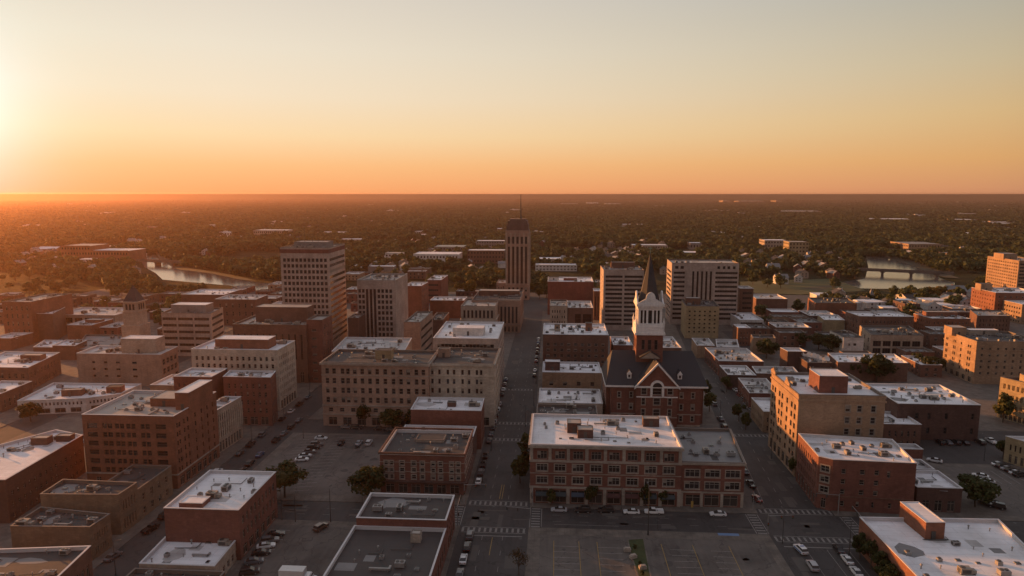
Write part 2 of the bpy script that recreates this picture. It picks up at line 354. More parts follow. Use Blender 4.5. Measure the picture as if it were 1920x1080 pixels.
def put_wins(root, wins, rr, dz=0.):
    small = MB()
    wins.sort(key=lambda t: -t[0])
    for j, (ps, p0, p1, wd, ht, st, ang) in enumerate(wins):
        if ps >= 4.2 and j < 100:
            me, mw, mh = winmesh(wd, ht, st, rr.randrange(7))
            nm = {'shop': 'shop_window', 'band': 'window_band', 'door': 'door', 'tall': 'window_strip', 'vent': 'louvre'}.get(st.split('_')[0], 'window')
            inst(nm, me, root, p0, ang, (wd / mw, 1, ht / mh))
        else:
            v = rr.random()
            small.face([p0, p1, (p1[0], p1[1], p0[2] + ht), (p0[0], p0[1], p0[2] + ht)], 1 if v < .05 and not st.endswith('_d') else 0)
            if wd > 2.5:
                dvx = ((p1[0] - p0[0]) / wd, (p1[1] - p0[1]) / wd); q = int(wd / 1.6)
                for s_ in range(1, q):
                    x = p0[0] + dvx[0] * wd * s_ / q; y = p0[1] + dvx[1] * wd * s_ / q; nx, ny = dvx[1], -dvx[0]
                    small.face([(x - dvx[0] * .06 + nx * .06, y - dvx[1] * .06 + ny * .06, p0[2]), (x + dvx[0] * .06 + nx * .06, y + dvx[1] * .06 + ny * .06, p0[2]), (x + dvx[0] * .06 + nx * .06, y + dvx[1] * .06 + ny * .06, p0[2] + ht), (x - dvx[0] * .06 + nx * .06, y - dvx[1] * .06 + ny * .06, p0[2] + ht)], 2)
    if small.f: tag(small.obj('glazing', [M['glass'], M['blind'], M['frame']], root), kind='stuff')
def building(name, label, poly, h, wall='red', roof='white', faces=None, base_wall=None, base_h=0., trims=(), piers=(), coping=None, units=4, unit_seed=None, pent=(), parapet=.8,
             cat='building', group=None, fins=(), roofname='roof', nounit=()):
    """poly: CCW world footprint (front-left, front-right, back-right, back-left ...)"""
    poly = [Vector(p[:2]) for p in poly]; n = len(poly); o = poly[0]; root = empty(name, (o.x, o.y, 0.), label, cat, group)
    P = [(p.x - o.x, p.y - o.y) for p in poly]
    FOOT.append((min(p.x for p in poly), max(p.x for p in poly), min(p.y for p in poly), max(p.y for p in poly)))
    faces = faces or {}; b = MB()
    rr = random.Random(hash((round(o.x, 1), round(o.y, 1), n)) & 0xffff)
    put_wins(root, walls(b, P, o, faces, h, base_h), rr)
    I = offset_poly(P, -.3)
    b.obj('wall', [wm(wall), wm(base_wall) if base_wall else wm(wall)], root)
    r = MB(); r.face([(*p, h - parapet) for p in offset_poly(P, -.29)]); ro = r.obj(roofname, [roofmat(roof)], root)
    c_ = MB(); ring(c_, P, h, h + .16, .10, .36)
    for i in range(n):
        j = (i + 1) % n; c_.face([(*I[j], h - parapet), (*I[i], h - parapet), (*I[i], h), (*I[j], h)])
    c_.obj('coping', [coping if coping is not None else (M['coping_l'] if roof in ('white', 'dirty') else M['coping_d'])], root)
    if trims:
        for (nm, z0, z1, out, mat) in trims:
            t_ = MB(); ring(t_, P, z0, z1, out, -.003); t_.obj(nm, [wm(mat) if isinstance(mat, (str, tuple)) and mat in BR else (M[mat] if isinstance(mat, str) else mat)], root)
    for (fi, count, z0, z1, wd, out, mat) in piers:
        a = Vector(P[fi]); c = Vector(P[(fi + 1) % n]); L = (c - a).length; dv = (c - a) / L; nv = Vector((dv.y, -dv.x))
        for k in range(count + 1):
            q = MB()
            u = .5 * wd + (L - wd) * k / count - .002; A_ = a + dv * (u - wd / 2); B_ = a + dv * (u + wd / 2)
            pts = [A_ - nv * .0 + nv * .003, A_ + nv * out, B_ + nv * out, B_ + nv * .003]
            q.prism([tuple(x) for x in (pts[1], pts[2], pts[3], pts[0])], z0, z1, bottom=True)
            q.obj('pier', [M[mat] if mat in M else wm(mat)], root)
    Q = [Vector(p) for p in (P if n != 5 else (P[0], P[2], P[3], P[4]))]
    if n >= 4 and units and pxsize((o.x, o.y, h), 1.) > 3.:
        for k in range(2 + int((Q[1] - Q[0]).length / 14)):
            u, v = rr.uniform(.12, .8), rr.uniform(.15, .75); c = bilin(P, u, v); wd, dp = rr.uniform(1.5, 5.), rr.uniform(1.2, 4.); q = MB(); zq = h - parapet + .012 + .004 * k
            m_ = rr.randrange(6, 9); q.face([(c.x + wd * cos(2 * pi * i / m_) * rr.uniform(.6, 1.), c.y + dp * sin(2 * pi * i / m_) * rr.uniform(.6, 1.), zq) for i in range(m_)] if k % 2 else [(c.x - wd / 2, c.y - dp / 2, zq), (c.x + wd / 2, c.y - dp / 2, zq), (c.x + wd / 2, c.y + dp / 2, zq), (c.x - wd / 2, c.y + dp / 2, zq)])
            q.obj('roof_patch', [roofmat('dirty' if roof in ('white', 'tan') and k % 3 else ('grey' if roof in ('tar', 'dirty', 'white') else 'tar'))], ro)
        for k in range(1 + int((Q[3] - Q[0]).length / 16)):
            u, v = rr.uniform(.15, .6), rr.uniform(.2, .8); A_ = bilin(P, u, v); B_ = bilin(P, u + rr.uniform(.1, .3), v); q = MB(); zq = h - parapet + .22; q.tube((A_.x, A_.y, zq), (B_.x, B_.y, zq), .09, n=5); q.tube((B_.x, B_.y, zq), (B_.x, B_.y + rr.uniform(1., 4.), zq), .09, n=5)
            q.obj('roof_pipe', [M['darkmetal']], ro)
    boxes = list(nounit)
    if n >= 4:
        for (u, v, wd, dp, hh, mat, rf) in pent:
            cpt = bilin(P, u, v); q = MB(); z = h - parapet
            ang = atan2(P[1][1] - P[0][1], P[1][0] - P[0][0]); ca_, sa_ = cos(ang), sin(ang)
            R4 = [(cpt.x + x * ca_ - y * sa_, cpt.y + x * sa_ + y * ca_) for x, y in ((-wd / 2, -dp / 2), (wd / 2, -dp / 2), (wd / 2, dp / 2), (-wd / 2, dp / 2))]
            q.prism(R4, z - .01, z + hh, 0, 1); ring(q, R4, z + hh, z + hh + .12, .08, .25, 2)
            if hh > 2.2: q.box(cpt.x - .5, cpt.x + .5, R4[0][1] - .04, R4[0][1] + .1, z, z + 2.0, 3)
            q.obj('penthouse', [wm(mat) if mat in BR else M[mat], roofmat(rf), M['coping_l'] if rf == 'white' else M['coping_d'], M['darkmetal']], root)
            boxes.append((u, v, (wd + 3) / max(1, (Q[1] - Q[0]).length), (dp + 3) / max(1, (Q[3] - Q[0]).length)))
        placed = []; area = (Q[1] - Q[0]).length * (Q[3] - Q[0]).length; units = units and units + min(14, int(area / 75))
        for k in range(units):
            for _ in range(20):
                u, v = rr.uniform(.1, .9), rr.uniform(.15, .88)
                if k > 0 and rr.random() < .5 and placed:
                    u0, v0 = rr.choice(placed); u = u0 + rr.choice((-1, 1)) * 4. / max(8, (Q[1] - Q[0]).length); v = v0 + rr.uniform(-.04, .04)
                if not (.06 < u < .94 and .08 < v < .92): continue
                if any(abs(u - bu) < bw / 2 and abs(v - bv) < bd / 2 for bu, bv, bw, bd in boxes): continue
                if any(hypot((u - a) * (Q[1] - Q[0]).length, (v - c) * (Q[3] - Q[0]).length) < 3.2 for a, c in placed): continue
                break
            else: continue
            placed.append((u, v)); cpt = bilin(P, u, v); me = UNITS[rr.choice((0, 0, 1, 2, 2, 2, 3, 3, 3, 3, 4, 4, 5))]
            inst(me.name.split('.')[0], me, ro, (cpt.x, cpt.y, h - parapet - .005), rr.choice((0, pi / 2, 0, pi)), rr.uniform(.55, .95))
    return root, P, o

def foot(fl, fr=None, bk=None, br=None, yb=None, ybr=None, h=None):
    """world footprint + height from the places its roof corners and foot take in the photograph"""
    if h is None:
        q, yy = (fl, yb) if yb is not None else (fr, ybr)
        Y = at(q[0], yy, .15).y; h = atY(q[0], q[1], Y).z
    if isinstance(fl, tuple): FL = at(*fl, h)
    if isinstance(fr, tuple) and not isinstance(fl, tuple):
        FR = at(*fr, h); t = slv(FR, (-1, 0, 0), fl); FL = FR + Vector((-t, 0, 0))
    elif isinstance(fr, tuple): FR = at(*fr, h); FR.y = FL.y
    else: t = slv(FL, (1, 0, 0), fr); FR = FL + Vector((t, 0, 0))
    if br is not None: BRc = at(*br, h); off = BRc - FR
    elif isinstance(bk, tuple): BLc = at(*bk, h); off = BLc - FL
    else: off = Vector((0, slv(FL, (0, 1, 0), bk, True), 0))
    return [FL, FR, FR + off, FL + off], h
def pixpoly(pts, h): return [at(x, y, h) for x, y in pts]
def hfrom(x, yroof, ybase): Y = at(x, ybase, .15).y; return atY(x, yroof, Y).z

# ------------------------------------------------------------------ ground, streets, pavements
def groundmat():
    m, t, p = newmat('land'); P = pos(t)
    a = t.noise(P, .004, 6, .65); b_ = t.noise(P, .03, 5, .7); c = t.noise(P, .0009, 4, .6)
    col = t.mix(t.ramp(a, [(.35, 0.), (.65, 1.)]), (.020, .026, .010), (.052, .050, .022))
    col = t.mix(t.ramp(b_, [(.4, 0.), (.62, 1.)]), col, (.018, .020, .009)); col = t.mix(t.math('MULTIPLY', t.ramp(c, [(.5, 0.), (.66, 1.)]), .5), col, (.075, .062, .04))
    t.link(col, p.inputs['Base Color']); p.inputs['Roughness'].default_value = 1.; p.inputs['Specular IOR Level'].default_value = .1
    bump(t, p, t.noise(P, .05, 6, .75), 1., 9.); return m
def asphalt(name, c, patch=.35, seams=True):
    m, t, p = newmat(name); P = pos(t)
    big = t.noise(P, .06, 5, .65); mid = t.noise(P, .5, 5, .7); st = t.noise(scaled(t, P, (1.2, .05, 1)), .8, 4, .6)
    col = t.mix(t.ramp(big, [(.35, 0.), (.68, 1.)]), tuple(x * (1 - patch) for x in c), tuple(x * (1 + patch) for x in c))
    col = t.mix(t.math('MULTIPLY', t.ramp(st, [(.45, 0.), (.7, 1.)]), .35), col, tuple(x * 1.6 for x in c))
    col = t.mix(t.math('MULTIPLY', mid, .4), col, tuple(x * .6 for x in c))
    vo = t.new('ShaderNodeTexVoronoi', feature='DISTANCE_TO_EDGE'); vo.inputs['Scale'].default_value = .11
    mp = t.new('ShaderNodeVectorMath', operation='ADD'); t.link(P, mp.inputs[0]); nz = t.new('ShaderNodeTexNoise'); nz.inputs['Scale'].default_value = .3; t.link(P, nz.inputs['Vector'])
    sc_ = t.new('ShaderNodeVectorMath', operation='SCALE'); sc_.inputs['Scale'].default_value = 5.; t.link(nz.outputs[1], sc_.inputs[0]); t.link(sc_.outputs[0], mp.inputs[1]); t.link(mp.outputs[0], vo.inputs['Vector'])
    col = t.mix(t.math('MULTIPLY', t.math('LESS_THAN', vo.outputs[0], .012), .55), col, tuple(x * .35 for x in c))
    t.link(col, p.inputs['Base Color']); p.inputs['Roughness'].default_value = .82; return m
def slabs(name, c, bw=1.6):
    m, t, p = newmat(name); P = pos(t); br = t.new('ShaderNodeTexBrick'); t.link(P, br.inputs['Vector']); br.offset = 0.
    br.inputs['Scale'].default_value = 1.; br.inputs['Brick Width'].default_value = bw; br.inputs['Row Height'].default_value = bw; br.inputs['Mortar Size'].default_value = .03
    br.inputs['Color1'].default_value = (1, 1, 1, 1); br.inputs['Color2'].default_value = (.8, .8, .8, 1); br.inputs['Mortar'].default_value = (.5, .5, .5, 1)
    n = t.noise(P, .25, 5, .7); col = t.mix(t.ramp(n, [(.35, 0.), (.7, 1.)]), tuple(x * .62 for x in c), tuple(x * 1.2 for x in c))
    t.link(t.mix(.75, col, br.outputs[0], 'MULTIPLY'), p.inputs['Base Color']); p.inputs['Roughness'].default_value = .88; return m
MG = groundmat(); MA = asphalt('asphalt', (.050, .045, .042)); ML = asphalt('lot_asphalt', (.112, .095, .082), .4); MP = slabs('pavement', (.155, .130, .108)); MGR = plain('grass', (.045, .055, .018), 1., 0, .5, .8)
MD = asphalt('dirt', (.085, .071, .052), .45)
def struct(o): return tag(o, kind='structure')
def sheet(name, pts, z, mat):
    b = MB(); b.face([(p[0], p[1], z) for p in pts]); return struct(b.obj(name, mat))
def rect(x0, x1, y0, y1): return [(x0, y0), (x1, y0), (x1, y1), (x0, y1)]
def slab(name, pts, z1, mat, z0=-.3):
    b = MB(); b.prism(pts, z0, z1); return struct(b.obj(name, mat))
def pxp(pts, z=0.): return [at(x, y, z) for x, y in pts]
sheet('ground', rect(-90000, 90000, -3000, 120000), -.6, MG)
slab('road', rect(-430, 460, 60, 620), 0., MA, -.5)
# pavement blocks (real kerbs), then the sheets that lie on them
def rstL(y): return 58. + (y - 186) * .0895
def rstR(y): return 79.4 + (y - 186) * .045
KZ = .13
slab('pavement', [(-6.5, 187), (rstL(187), 187), (rstL(520), 520), (-9, 520)], KZ, MP)
slab('pavement', rect(-98.5, -25.2, 187, 243.5), KZ, MP)
slab('pavement', rect(-98.5, -25.2, 259, 520), KZ, MP)
slab('pavement', rect(-98.5, -25.2, 62, 175), KZ, MP)
slab('pavement', rect(-6.5, 57.5, 62, 175), KZ, MP)
slab('pavement', [(81, 62), (430, 62), (430, 175), (80, 175)], KZ, MP)
slab('pavement', [(rstR(187), 187), (430, 187), (430, 520), (rstR(520), 520)], KZ, MP)
slab('pavement', rect(-200, -110.5, 62, 520), KZ, MP)
slab('pavement', rect(-420, -214, 62, 520), KZ, MP)
Z1 = KZ + .03
sheet('parking_lot', rect(-3.2, 55, 64, 171), Z1, ML)
sheet('parking_lot', [(-95, 191), (-58, 191), (-52, 242), (-95, 242)], Z1, ML)
sheet('dirt_ground', [(-57, 191), (-27, 191), (-27, 242), (-51, 242)], Z1, MD)
sheet('parking_lot', [(-77, 64), (-28, 64), (-28, 172), (-77, 172)], Z1, ML)
sheet('parking_lot', [(128, 190), (420, 190), (420, 225), (128, 225)], Z1, ML)
sheet('service_road', [(128, 228), (420, 228), (420, 262), (128, 262)], Z1, MA)
sheet('parking_lot', [(110, 395), (205, 395), (205, 450), (110, 450)], Z1, MA)
sheet('parking_lot', [(62 - 1, 190), (rstL(190) - 2.5, 190), (rstL(262) - 2.5, 262), (40, 262), (40, 252), (61, 252)], Z1, ML)
sheet('parking_lot', rect(-185, -140, 205, 235), Z1, ML)
# painted markings
def marks(name, rects, mat, z=.012):
    b = MB()
    for r in rects: b.face([(p[0], p[1], z) for p in r])
    return struct(b.obj(name, mat))
def xwalk_x(x0, x1, y0, y1, step=1.5, wd=.6):      # walk across a north-south street: bars run along y
    q = []; x = x0
    while x < x1: q.append(rect(x, x + wd, y0 + .5, y1 - .5)); x += step
    return q + [rect(x0, x1, y0, y0 + .22), rect(x0, x1, y1 - .22, y1)]
def xwalk_y(x0, x1, y0, y1, step=1.5, wd=.6):
    q = []; y = y0
    while y < y1: q.append(rect(x0 + .5, x1 - .5, y, y + wd)); y += step
    return q + [rect(x0, x0 + .22, y0, y1), rect(x1 - .22, x1, y0, y1)]
cw = xwalk_x(-24.5, -7.2, 187.4, 190.6) + xwalk_x(-24.5, -7.2, 171.4, 174.6) + xwalk_y(-6.4, -3.0, 175.4, 186.4) + xwalk_y(-28.4, -25.2, 175.4, 186.4)
cw += xwalk_x(59, 79, 187.4, 190.6) + xwalk_x(58.5, 80, 171.4, 174.6) + xwalk_y(54.4, 57.8, 175.4, 186.6) + xwalk_y(80.4, 83.6, 175.4, 186.6)
cw += xwalk_x(-24.5, -8.5, 240, 243) + xwalk_x(-24.5, -8.5, 258, 261) + xwalk_x(-24, -9, 305, 308)
cw += xwalk_x(rstL(252) + 1, rstR(252) - 1, 250, 253)
marks('crosswalk', cw, M['paint'])
lane = []
for (x, y0, y1) in ((-18.6, 192, 400), (-13.2, 192, 400), (-18.6, 100, 170), (-13.2, 100, 170)):
    y = y0
    while y < y1: lane.append(rect(x, x + .12, y, y + 2.4)); y += 7.5
for (y, x0, x1) in ((178.9, 0, 52), (182.6, 0, 52), (178.9, -95, -30), (182.6, -95, -30), (180.6, 85, 300)):
    x = x0
    while x < x1: lane.append(rect(x, x + 2.4, y, y + .12)); x += 7.5
lane += [rect(-21.8, -8, 169.6, 170.), rect(0.5, 18, 177.2, 177.36)] + [rect(59.5, 79, 168.8, 169.2)]
lane += [[(rstL(y) + 8.2, y), (rstL(y) + 8.35, y), (rstL(y + 3) + 8.35, y + 3), (rstL(y + 3) + 8.2, y + 3)] for y in range(194, 400, 8)]
lane += [[(rstL(y) + 3.1, y), (rstL(y) + 3.22, y), (rstL(y + 6) + 3.22, y + 6), (rstL(y + 6) + 3.1, y + 6)] for y in range(194, 330, 6)]
lane += [rect(64.6, 64.75, 100, 168), rect(69.8, 69.95, 100, 168), rect(75.2, 75.35, 100, 168)]
marks('lane_marking', lane, M['paint'])
yl = [rect(-15.9, -15.75, 160, 169), rect(-15.9, -15.75, 192, 202), rect(-15.2, -15.05, 192, 202)]
marks('lane_marking', yl, M['yellow'])
st_w = []; st_y = []
for x in (0.3, 6.8, 11.5, 28.0, 36.0, 45.2): st_y.append(rect(x, x + .14, 100, 168))
for x0, x1 in ((11.5, 17.6), (30.0, 35.9), (40.2, 45.2), (0.3, 6.7)):
    y = 102.
    while y < 168: st_w.append(rect(x0, x1, y, y + .12)); y += 2.75
for k in range(18): y = 193 + k * 2.7; st_w.append([(-92, y), (-86.5, y + 1.2), (-86.5, y + 1.34), (-92, y + .14)]); st_w.append([(-80, y), (-74, y + 1.2), (-74, y + 1.34), (-80, y + .14)])
for k in range(22): st_w.append([(140 + k * 2.8, 193), (140.14 + k * 2.8, 193), (140.14 + k * 2.8, 198.5), (140 + k * 2.8, 198.5)]); st_w.append([(140 + k * 2.8, 212), (140.14 + k * 2.8, 212), (140.14 + k * 2.8, 222.5), (140 + k * 2.8, 222.5)])
for k in range(14): st_w.append(rect(-76, -70.5, 104 + k * 5, 104.14 + k * 5))
marks('parking_marking', st_y, M['yellow'], Z1 + .012); marks('parking_marking', st_w, plain('stall_paint', (.27, .25, .23), .75, 0, .5, 2.2), Z1 + .012)
marks('parking_marking', [rect(44, 49.5, 173.6, 174.9)], M['blue_pave'], KZ + .012)
# planted island with grass in the lot
isl = pxp([(1176, 1013), (1208, 1011), (1215, 1050), (1222, 1085), (1196, 1085), (1180, 1036)])
def ccw(pts):
    a = sum(pts[i][0] * pts[(i + 1) % len(pts)][1] - pts[(i + 1) % len(pts)][0] * pts[i][1] for i in range(len(pts)))
    return pts if a > 0 else pts[::-1]
isl = ccw([(p.x, p.y) for p in isl]); slab('traffic_island', isl, Z1 + .14, MP, KZ); 
sheet('lawn', offset_poly(isl, -.35), Z1 + .15, MGR)
# tarred repairs, manholes
r_ = random.Random(21); pa = []; pb = []; mh = []
for k in range(150):
    if k % 3 == 0: x, y, w_, d_ = r_.uniform(-24, -10), r_.uniform(90, 400), r_.uniform(.6, 3.), r_.uniform(2, 9)
    elif k % 3 == 1: x, y, w_, d_ = r_.uniform(-95, 130), r_.uniform(176, 185), r_.uniform(2, 9), r_.uniform(.6, 1.8)
    else: y = r_.uniform(90, 380); x, w_, d_ = rstL(max(y, 176)) + r_.uniform(2, 15), r_.uniform(.6, 3.), r_.uniform(2, 8)
    (pa if r_.random() < .6 else pb).append([(x, y), (x + w_, y + r_.uniform(-.2, .2)), (x + w_ + r_.uniform(-.3, .3), y + d_), (x + r_.uniform(-.3, .3), y + d_)])
    if k % 4 == 0: mh.append([(x + 4 + .42 * cos(i * pi / 4), y + 3 + .42 * sin(i * pi / 4)) for i in range(8)])
marks('road_patch', pa, plain('tar_patch', (.036, .033, .031), .8), .006); marks('road_patch', pb, plain('worn_patch', (.085, .075, .066), .9), .008); marks('manhole_cover', mh, M['darkmetal'], .010)
lp = []
for k in range(60): x, y = r_.uniform(0, 52), r_.uniform(100, 168); a_ = r_.uniform(.5, 2.); lp.append([(x + a_ * cos(i * pi / 4) * r_.uniform(.5, 1.), y + a_ * sin(i * pi / 4) * r_.uniform(.5, 1.2)) for i in range(8)])
for k in range(40): x, y = r_.uniform(-93, -56), r_.uniform(192, 240); a_ = r_.uniform(.5, 2.2); lp.append([(x + a_ * cos(i * pi / 4) * r_.uniform(.5, 1.), y + a_ * sin(i * pi / 4) * r_.uniform(.5, 1.2)) for i in range(8)])
marks('oil_stain', lp, plain('oil_stain', (.055, .047, .041), .7), Z1 + .006)
# river and its banks
MW, t, p = newmat('river_water'); p.inputs['Base Color'].default_value = (.085, .08, .078, 1); p.inputs['Roughness'].default_value = .15
bump(t, p, t.noise(scaled(t, pos(t), (1, .35, 1)), .35, 4, .6), .04, .2)
RIV_L = pxp([(262, 484), (290, 477), (302, 490), (335, 505), (362, 506), (400, 513), (450, 524), (485, 529), (530, 533), (530, 545), (480, 543), (430, 535), (395, 532), (350, 528), (305, 524), (292, 512), (270, 500)], -.3)
RIV_R = pxp([(1700, 541), (1648, 541), (1590, 540), (1566, 535), (1588, 528), (1622, 522), (1628, 500), (1624, 484), (1668, 485), (1700, 494), (1736, 508), (1760, 520), (1790, 530), (1790, 541)], -.3)
for nm, rv in (('river', RIV_L), ('river', RIV_R)): sheet(nm, ccw([(p_.x, p_.y) for p_ in rv]), -.45, MW)
MBK = plain('river_bank', (.05, .046, .026), 1., 0, .5, .05)
for rv in ([(1624, 480), (1668, 480), (1720, 490), (1765, 508), (1800, 522), (1770, 520), (1736, 508), (1700, 494), (1668, 485), (1624, 484)], [(1500, 540), (1560, 534), (1620, 520), (1622, 522), (1588, 528), (1566, 535), (1540, 545)], [(290, 470), (315, 486), (345, 500), (440, 516), (485, 527), (450, 524), (400, 513), (335, 505), (302, 490)]):
    sheet('river_bank', ccw([(q.x, q.y) for q in pxp(rv, -.3)]), -.35, MBK)
MLW = plain('far_lawn', (.06, .066, .022), 1., 0, .4, .03)
sheet('lawn', ccw([(q.x, q.y) for q in pxp([(1388, 528), (1560, 522), (1625, 545), (1500, 552), (1388, 548)], -.3)]), -.4, MLW)
# ------------------------------------------------------------------ buildings
dh = lambda n, c, **k: dict(n=n, c=c, **k)
def B(name, label, sp, **k):
    poly, h = foot(**sp); LOG.append((name, label, [(round(p.x, 1), round(p.y, 1)) for p in poly], round(h, 1))); return building(name, label, poly, h, **k)
LOG = []
# --- south-east block: the four-storey block with the stone piers, its lower annex
h1 = hfrom(1000, 833, 942); P1 = at(994, 833, h1); X1 = P1.x; Y1_ = P1.y; X2 = X1 + slv(P1, (1, 0, 0), 1279)
yb1 = Y1_ + slv(P1, (0, 1, 0), 776, True)
fhz = h1 / 4.55
gf = [dict(g=fhz * 1.22, gc=8, gw=.74, gh=.86, n=1, c=0, top=h1 - fhz * 1.25, mg=.9),
      dict(n=2, c=8, w=.62, hh=.56, st='tri_w', g=fhz * 1.35, top=fhz * 1.28, mg=.9), dict(n=1, c=8, w=.56, hh=.66, st='tri', g=fhz * 3.3, top=fhz * .32, mg=.9)]
side1 = [dict(n=2, c=8, w=.45, hh=.56, st='pair_w', g=fhz * 1.35, top=fhz * 1.28, mg=.9), dict(n=1, c=8, w=.45, hh=.66, st='pair', g=fhz * 3.3, top=fhz * .32), dict(g=fhz * 1.22, gc=7, gw=.6, n=1, c=0, top=h1 - fhz * 1.25)]
for d_ in gf + side1:
    if d_.get('c') == 0: d_['fr'] = []; d_['skip'] = None
LOG.append(('h1', h1, X1, X2, Y1_, yb1))
rb, Pm, om = building('brick_block', 'four storey red brick block with pale stone piers and shopfronts at the street corner', [(X1, Y1_), (X2, Y1_), (X2, yb1), (X1, yb1)], h1, 'red', 'white',
    {0: gf, 3: side1}, trims=[('cornice', h1 - .9, h1 - .05, .55, 'stone'), ('belt_course', fhz * 3.22, fhz * 3.4, .18, 'stone'), ('belt_course', fhz * 1.2, fhz * 1.36, .14, 'stone'), ('sill_course', fhz * 2.32, fhz * 2.38, .06, 'stone')],
    piers=[(0, 8, fhz * 3.4, h1 - .92, .9, .22, 'stone'), (0, 8, 0., fhz * 1.2, .95, .2, 'stone')], pent=[(.30, .52, 4.2, 4.2, 3.1, 'dark', 'tan'), (.375, .36, 4.6, 4., 2.6, 'dark', 'tan'), (.86, .76, 5., 3., 2.6, 'dark', 'tan')], units=15)
for i in range(8):                # canvas awnings over the shopfronts
    L = X2 - X1; bw = (L - 1.8) / 8; x = .9 + bw * (i + .5); b = MB(); wdt = bw * .36; z = fhz * .92
    if i == 3: continue
    b.face([(x - wdt, -1.15, z - .75), (x + wdt, -1.15, z - .75), (x + wdt, -.03, z), (x - wdt, -.03, z)]); b.face([(x - wdt, -1.15, z - 1.0), (x + wdt, -1.15, z - 1.0), (x + wdt, -1.15, z - .75), (x - wdt, -1.15, z - .75)])
    b.face([(x - wdt, -1.15, z - 1.), (x - wdt, -1.15, z - .75), (x - wdt, -.03, z)]); b.face([(x + wdt, -1.15, z - .75), (x + wdt, -1.15, z - 1.), (x + wdt, -.03, z)])
    b.obj('awning', M[('awn_d', 'awn_d', 'awn_b', 'awn_d', 'awn_r', 'awn_r', 'awn_d', 'awn_d')[i]], rb)
h2 = hfrom(1290, 863, 945); X3 = X2 + slv((X2, Y1_, h2), (1, 0, 0), 1398); yb2 = Y1_ + slv((X2, Y1_, h2), (0, 1, 0), 802, True)
f2 = h2 / 3.25
b2, _, _ = building('brick_annex', 'lower three storey red brick annex with a grey roof joined to the pale pier block', [(X2 + .02, Y1_ + .5), (X3, Y1_ + .5), (X3 + 3., yb2), (X2 + .02, yb2)], h2, 'red', 'grey',
    {0: [dict(n=2, c=3, w=.72, hh=.6, st='tri_w', g=f2 * 1.12, top=f2 * .38, mg=.4), dict(g=f2 * 1.1, gc=3, gw=.78, n=1, fr=[], top=1)], 1: dict(n=2, c=9, w=.6, hh=.6, st='pair', g=f2, top=f2 * .3)},
    trims=[('cornice', h2 - .7, h2 - .05, .4, 'stone'), ('belt_course', f2 * 1.02, f2 * 1.14, .14, 'stone')], piers=[(0, 3, 0., f2 * 1.02, .8, .16, 'stone')], units=7, coping=M['coping_d'])
# roofs between that block and the church
B('flat_roof_shop', 'low dark roofed shop squeezed between the pale pier block and a white roof', dict(fl=(1006, 776), fr=1121, bk=758, h=9.), wall='tan', roof='tar', units=12)
B('flat_roof_shop', 'low white roofed shop beside the left flank of the spired church', dict(fl=(1010, 755), fr=1130, bk=728, h=8.), wall='beige', roof='white', units=7)
B('tan_commercial_block', 'two storey tan block with a white roof facing the central street near the church', dict(fl=(1017, 698), fr=1128, bk=678, yb=729), wall='tan', roof='white', faces={0: dh(1, 4, w=.3, hh=.35, top=2.5), 3: dh(2, 6)}, units=7,
  pent=[(.17, .42, 7., 4., 4.2, 'dark', 'white')])
B('brick_office_block', 'brown brick office block with square windows and a cluttered white roof beyond the church', dict(fl=(1018, 627), fr=1141, bk=606, yb=694), wall='brown', roof='white',
  faces={0: dh(4, 9, w=.5, hh=.5, top=3.6, g=3.5, gc=5), 3: dh(4, 6, w=.5, hh=.5, top=3.6)}, units=14, pent=[(.22, .55, 3., 2.5, 3., 'tan', 'grey'), (.72, .5, 3.4, 3., 4.2, 'orange', 'tar')])
B('flat_roof_shop', 'low white roofed building seen past the left side of the church tower', dict(fl=(1150, 647), fr=1186, bk=631, h=11.), wall='red', roof='white', units=5)
B('flat_roof_shop', 'low cluttered white roof seen past the right side of the church tower', dict(fl=(1243, 652), fr=1278, bk=631, h=9.), wall='brown', roof='dirty', units=8)
# bottom centre: black roofs by the street
hb = 9.5
Bb = [at(668, 971, hb), at(833, 971, hb), at(855, 929, hb), at(690, 933, hb)]
xe = at(853, 990, .15).x
Bb[1].x = xe; Bb[2].x = xe; Bb[1].y = Bb[0].y; Bb[3].y = Bb[2].y
building('black_roof_shop', 'brick shop with a black parapeted roof at the corner of the central street', Bb, hb, 'red', 'tar', {1: dh(2, 5, w=.55, hh=.55, st='tri', g=4.2, gc=4), 0: []}, units=6, coping=M['coping_l'], nounit=[(.5, .1, 1, .2)])
hl = 7.4; xw = at(640, 1020, hl).x
building('black_roof_warehouse', 'long low brick building with a big black roof in front of the corner shop', [(at(610, 1080, hl).x - .5, 118), (xe - .02, 118), (xe - .02, Bb[0].y - .05), (at(662, 990, hl).x, Bb[0].y - .05)], hl, 'red', 'tar',
  {1: dh(1, 12, w=.6, hh=.5, st='shop', g=0, top=1.5)}, units=9, coping=M['coping_l'], pent=[(.72, .88, 2.4, 2.0, 2.2, 'stone', 'tan')])
# the corner brick hotel-like block and what stands behind it
bcr, bcP, bco = B('brick_corner_block', 'three storey red brick block with stone framed windows and a dark flat roof', dict(fl=(712, 852), fr=870, bk=806, yb=924), wall='red', roof='tar',
  faces={0: [dict(n=3, fr=[(.05, .095), (.115, .16), (.235, .29), (.375, .43), (.48, .53), (.61, .655), (.695, .745), (.83, .875), (.905, .955)], hh=.62, st='dh_w', g=4.4, top=1.5), dict(g=4., gc=6, gw=.7, n=1, fr=[])], 1: dh(3, 8, w=.4, hh=.6, st='dh_w', g=4.4, gc=6, top=1.5)},
  trims=[('cornice', 12.6, 13.2, .4, 'brown'), ('belt_course', 7.1, 7.25, .1, 'stone'), ('belt_course', 10., 10.14, .1, 'stone'), ('shop_canopy', 3.9, 4.35, .9, 'dark')], units=7, coping=M['coping_l'], pent=[(.5, .72, 9., 5., .8, 'stone', 'tar')])
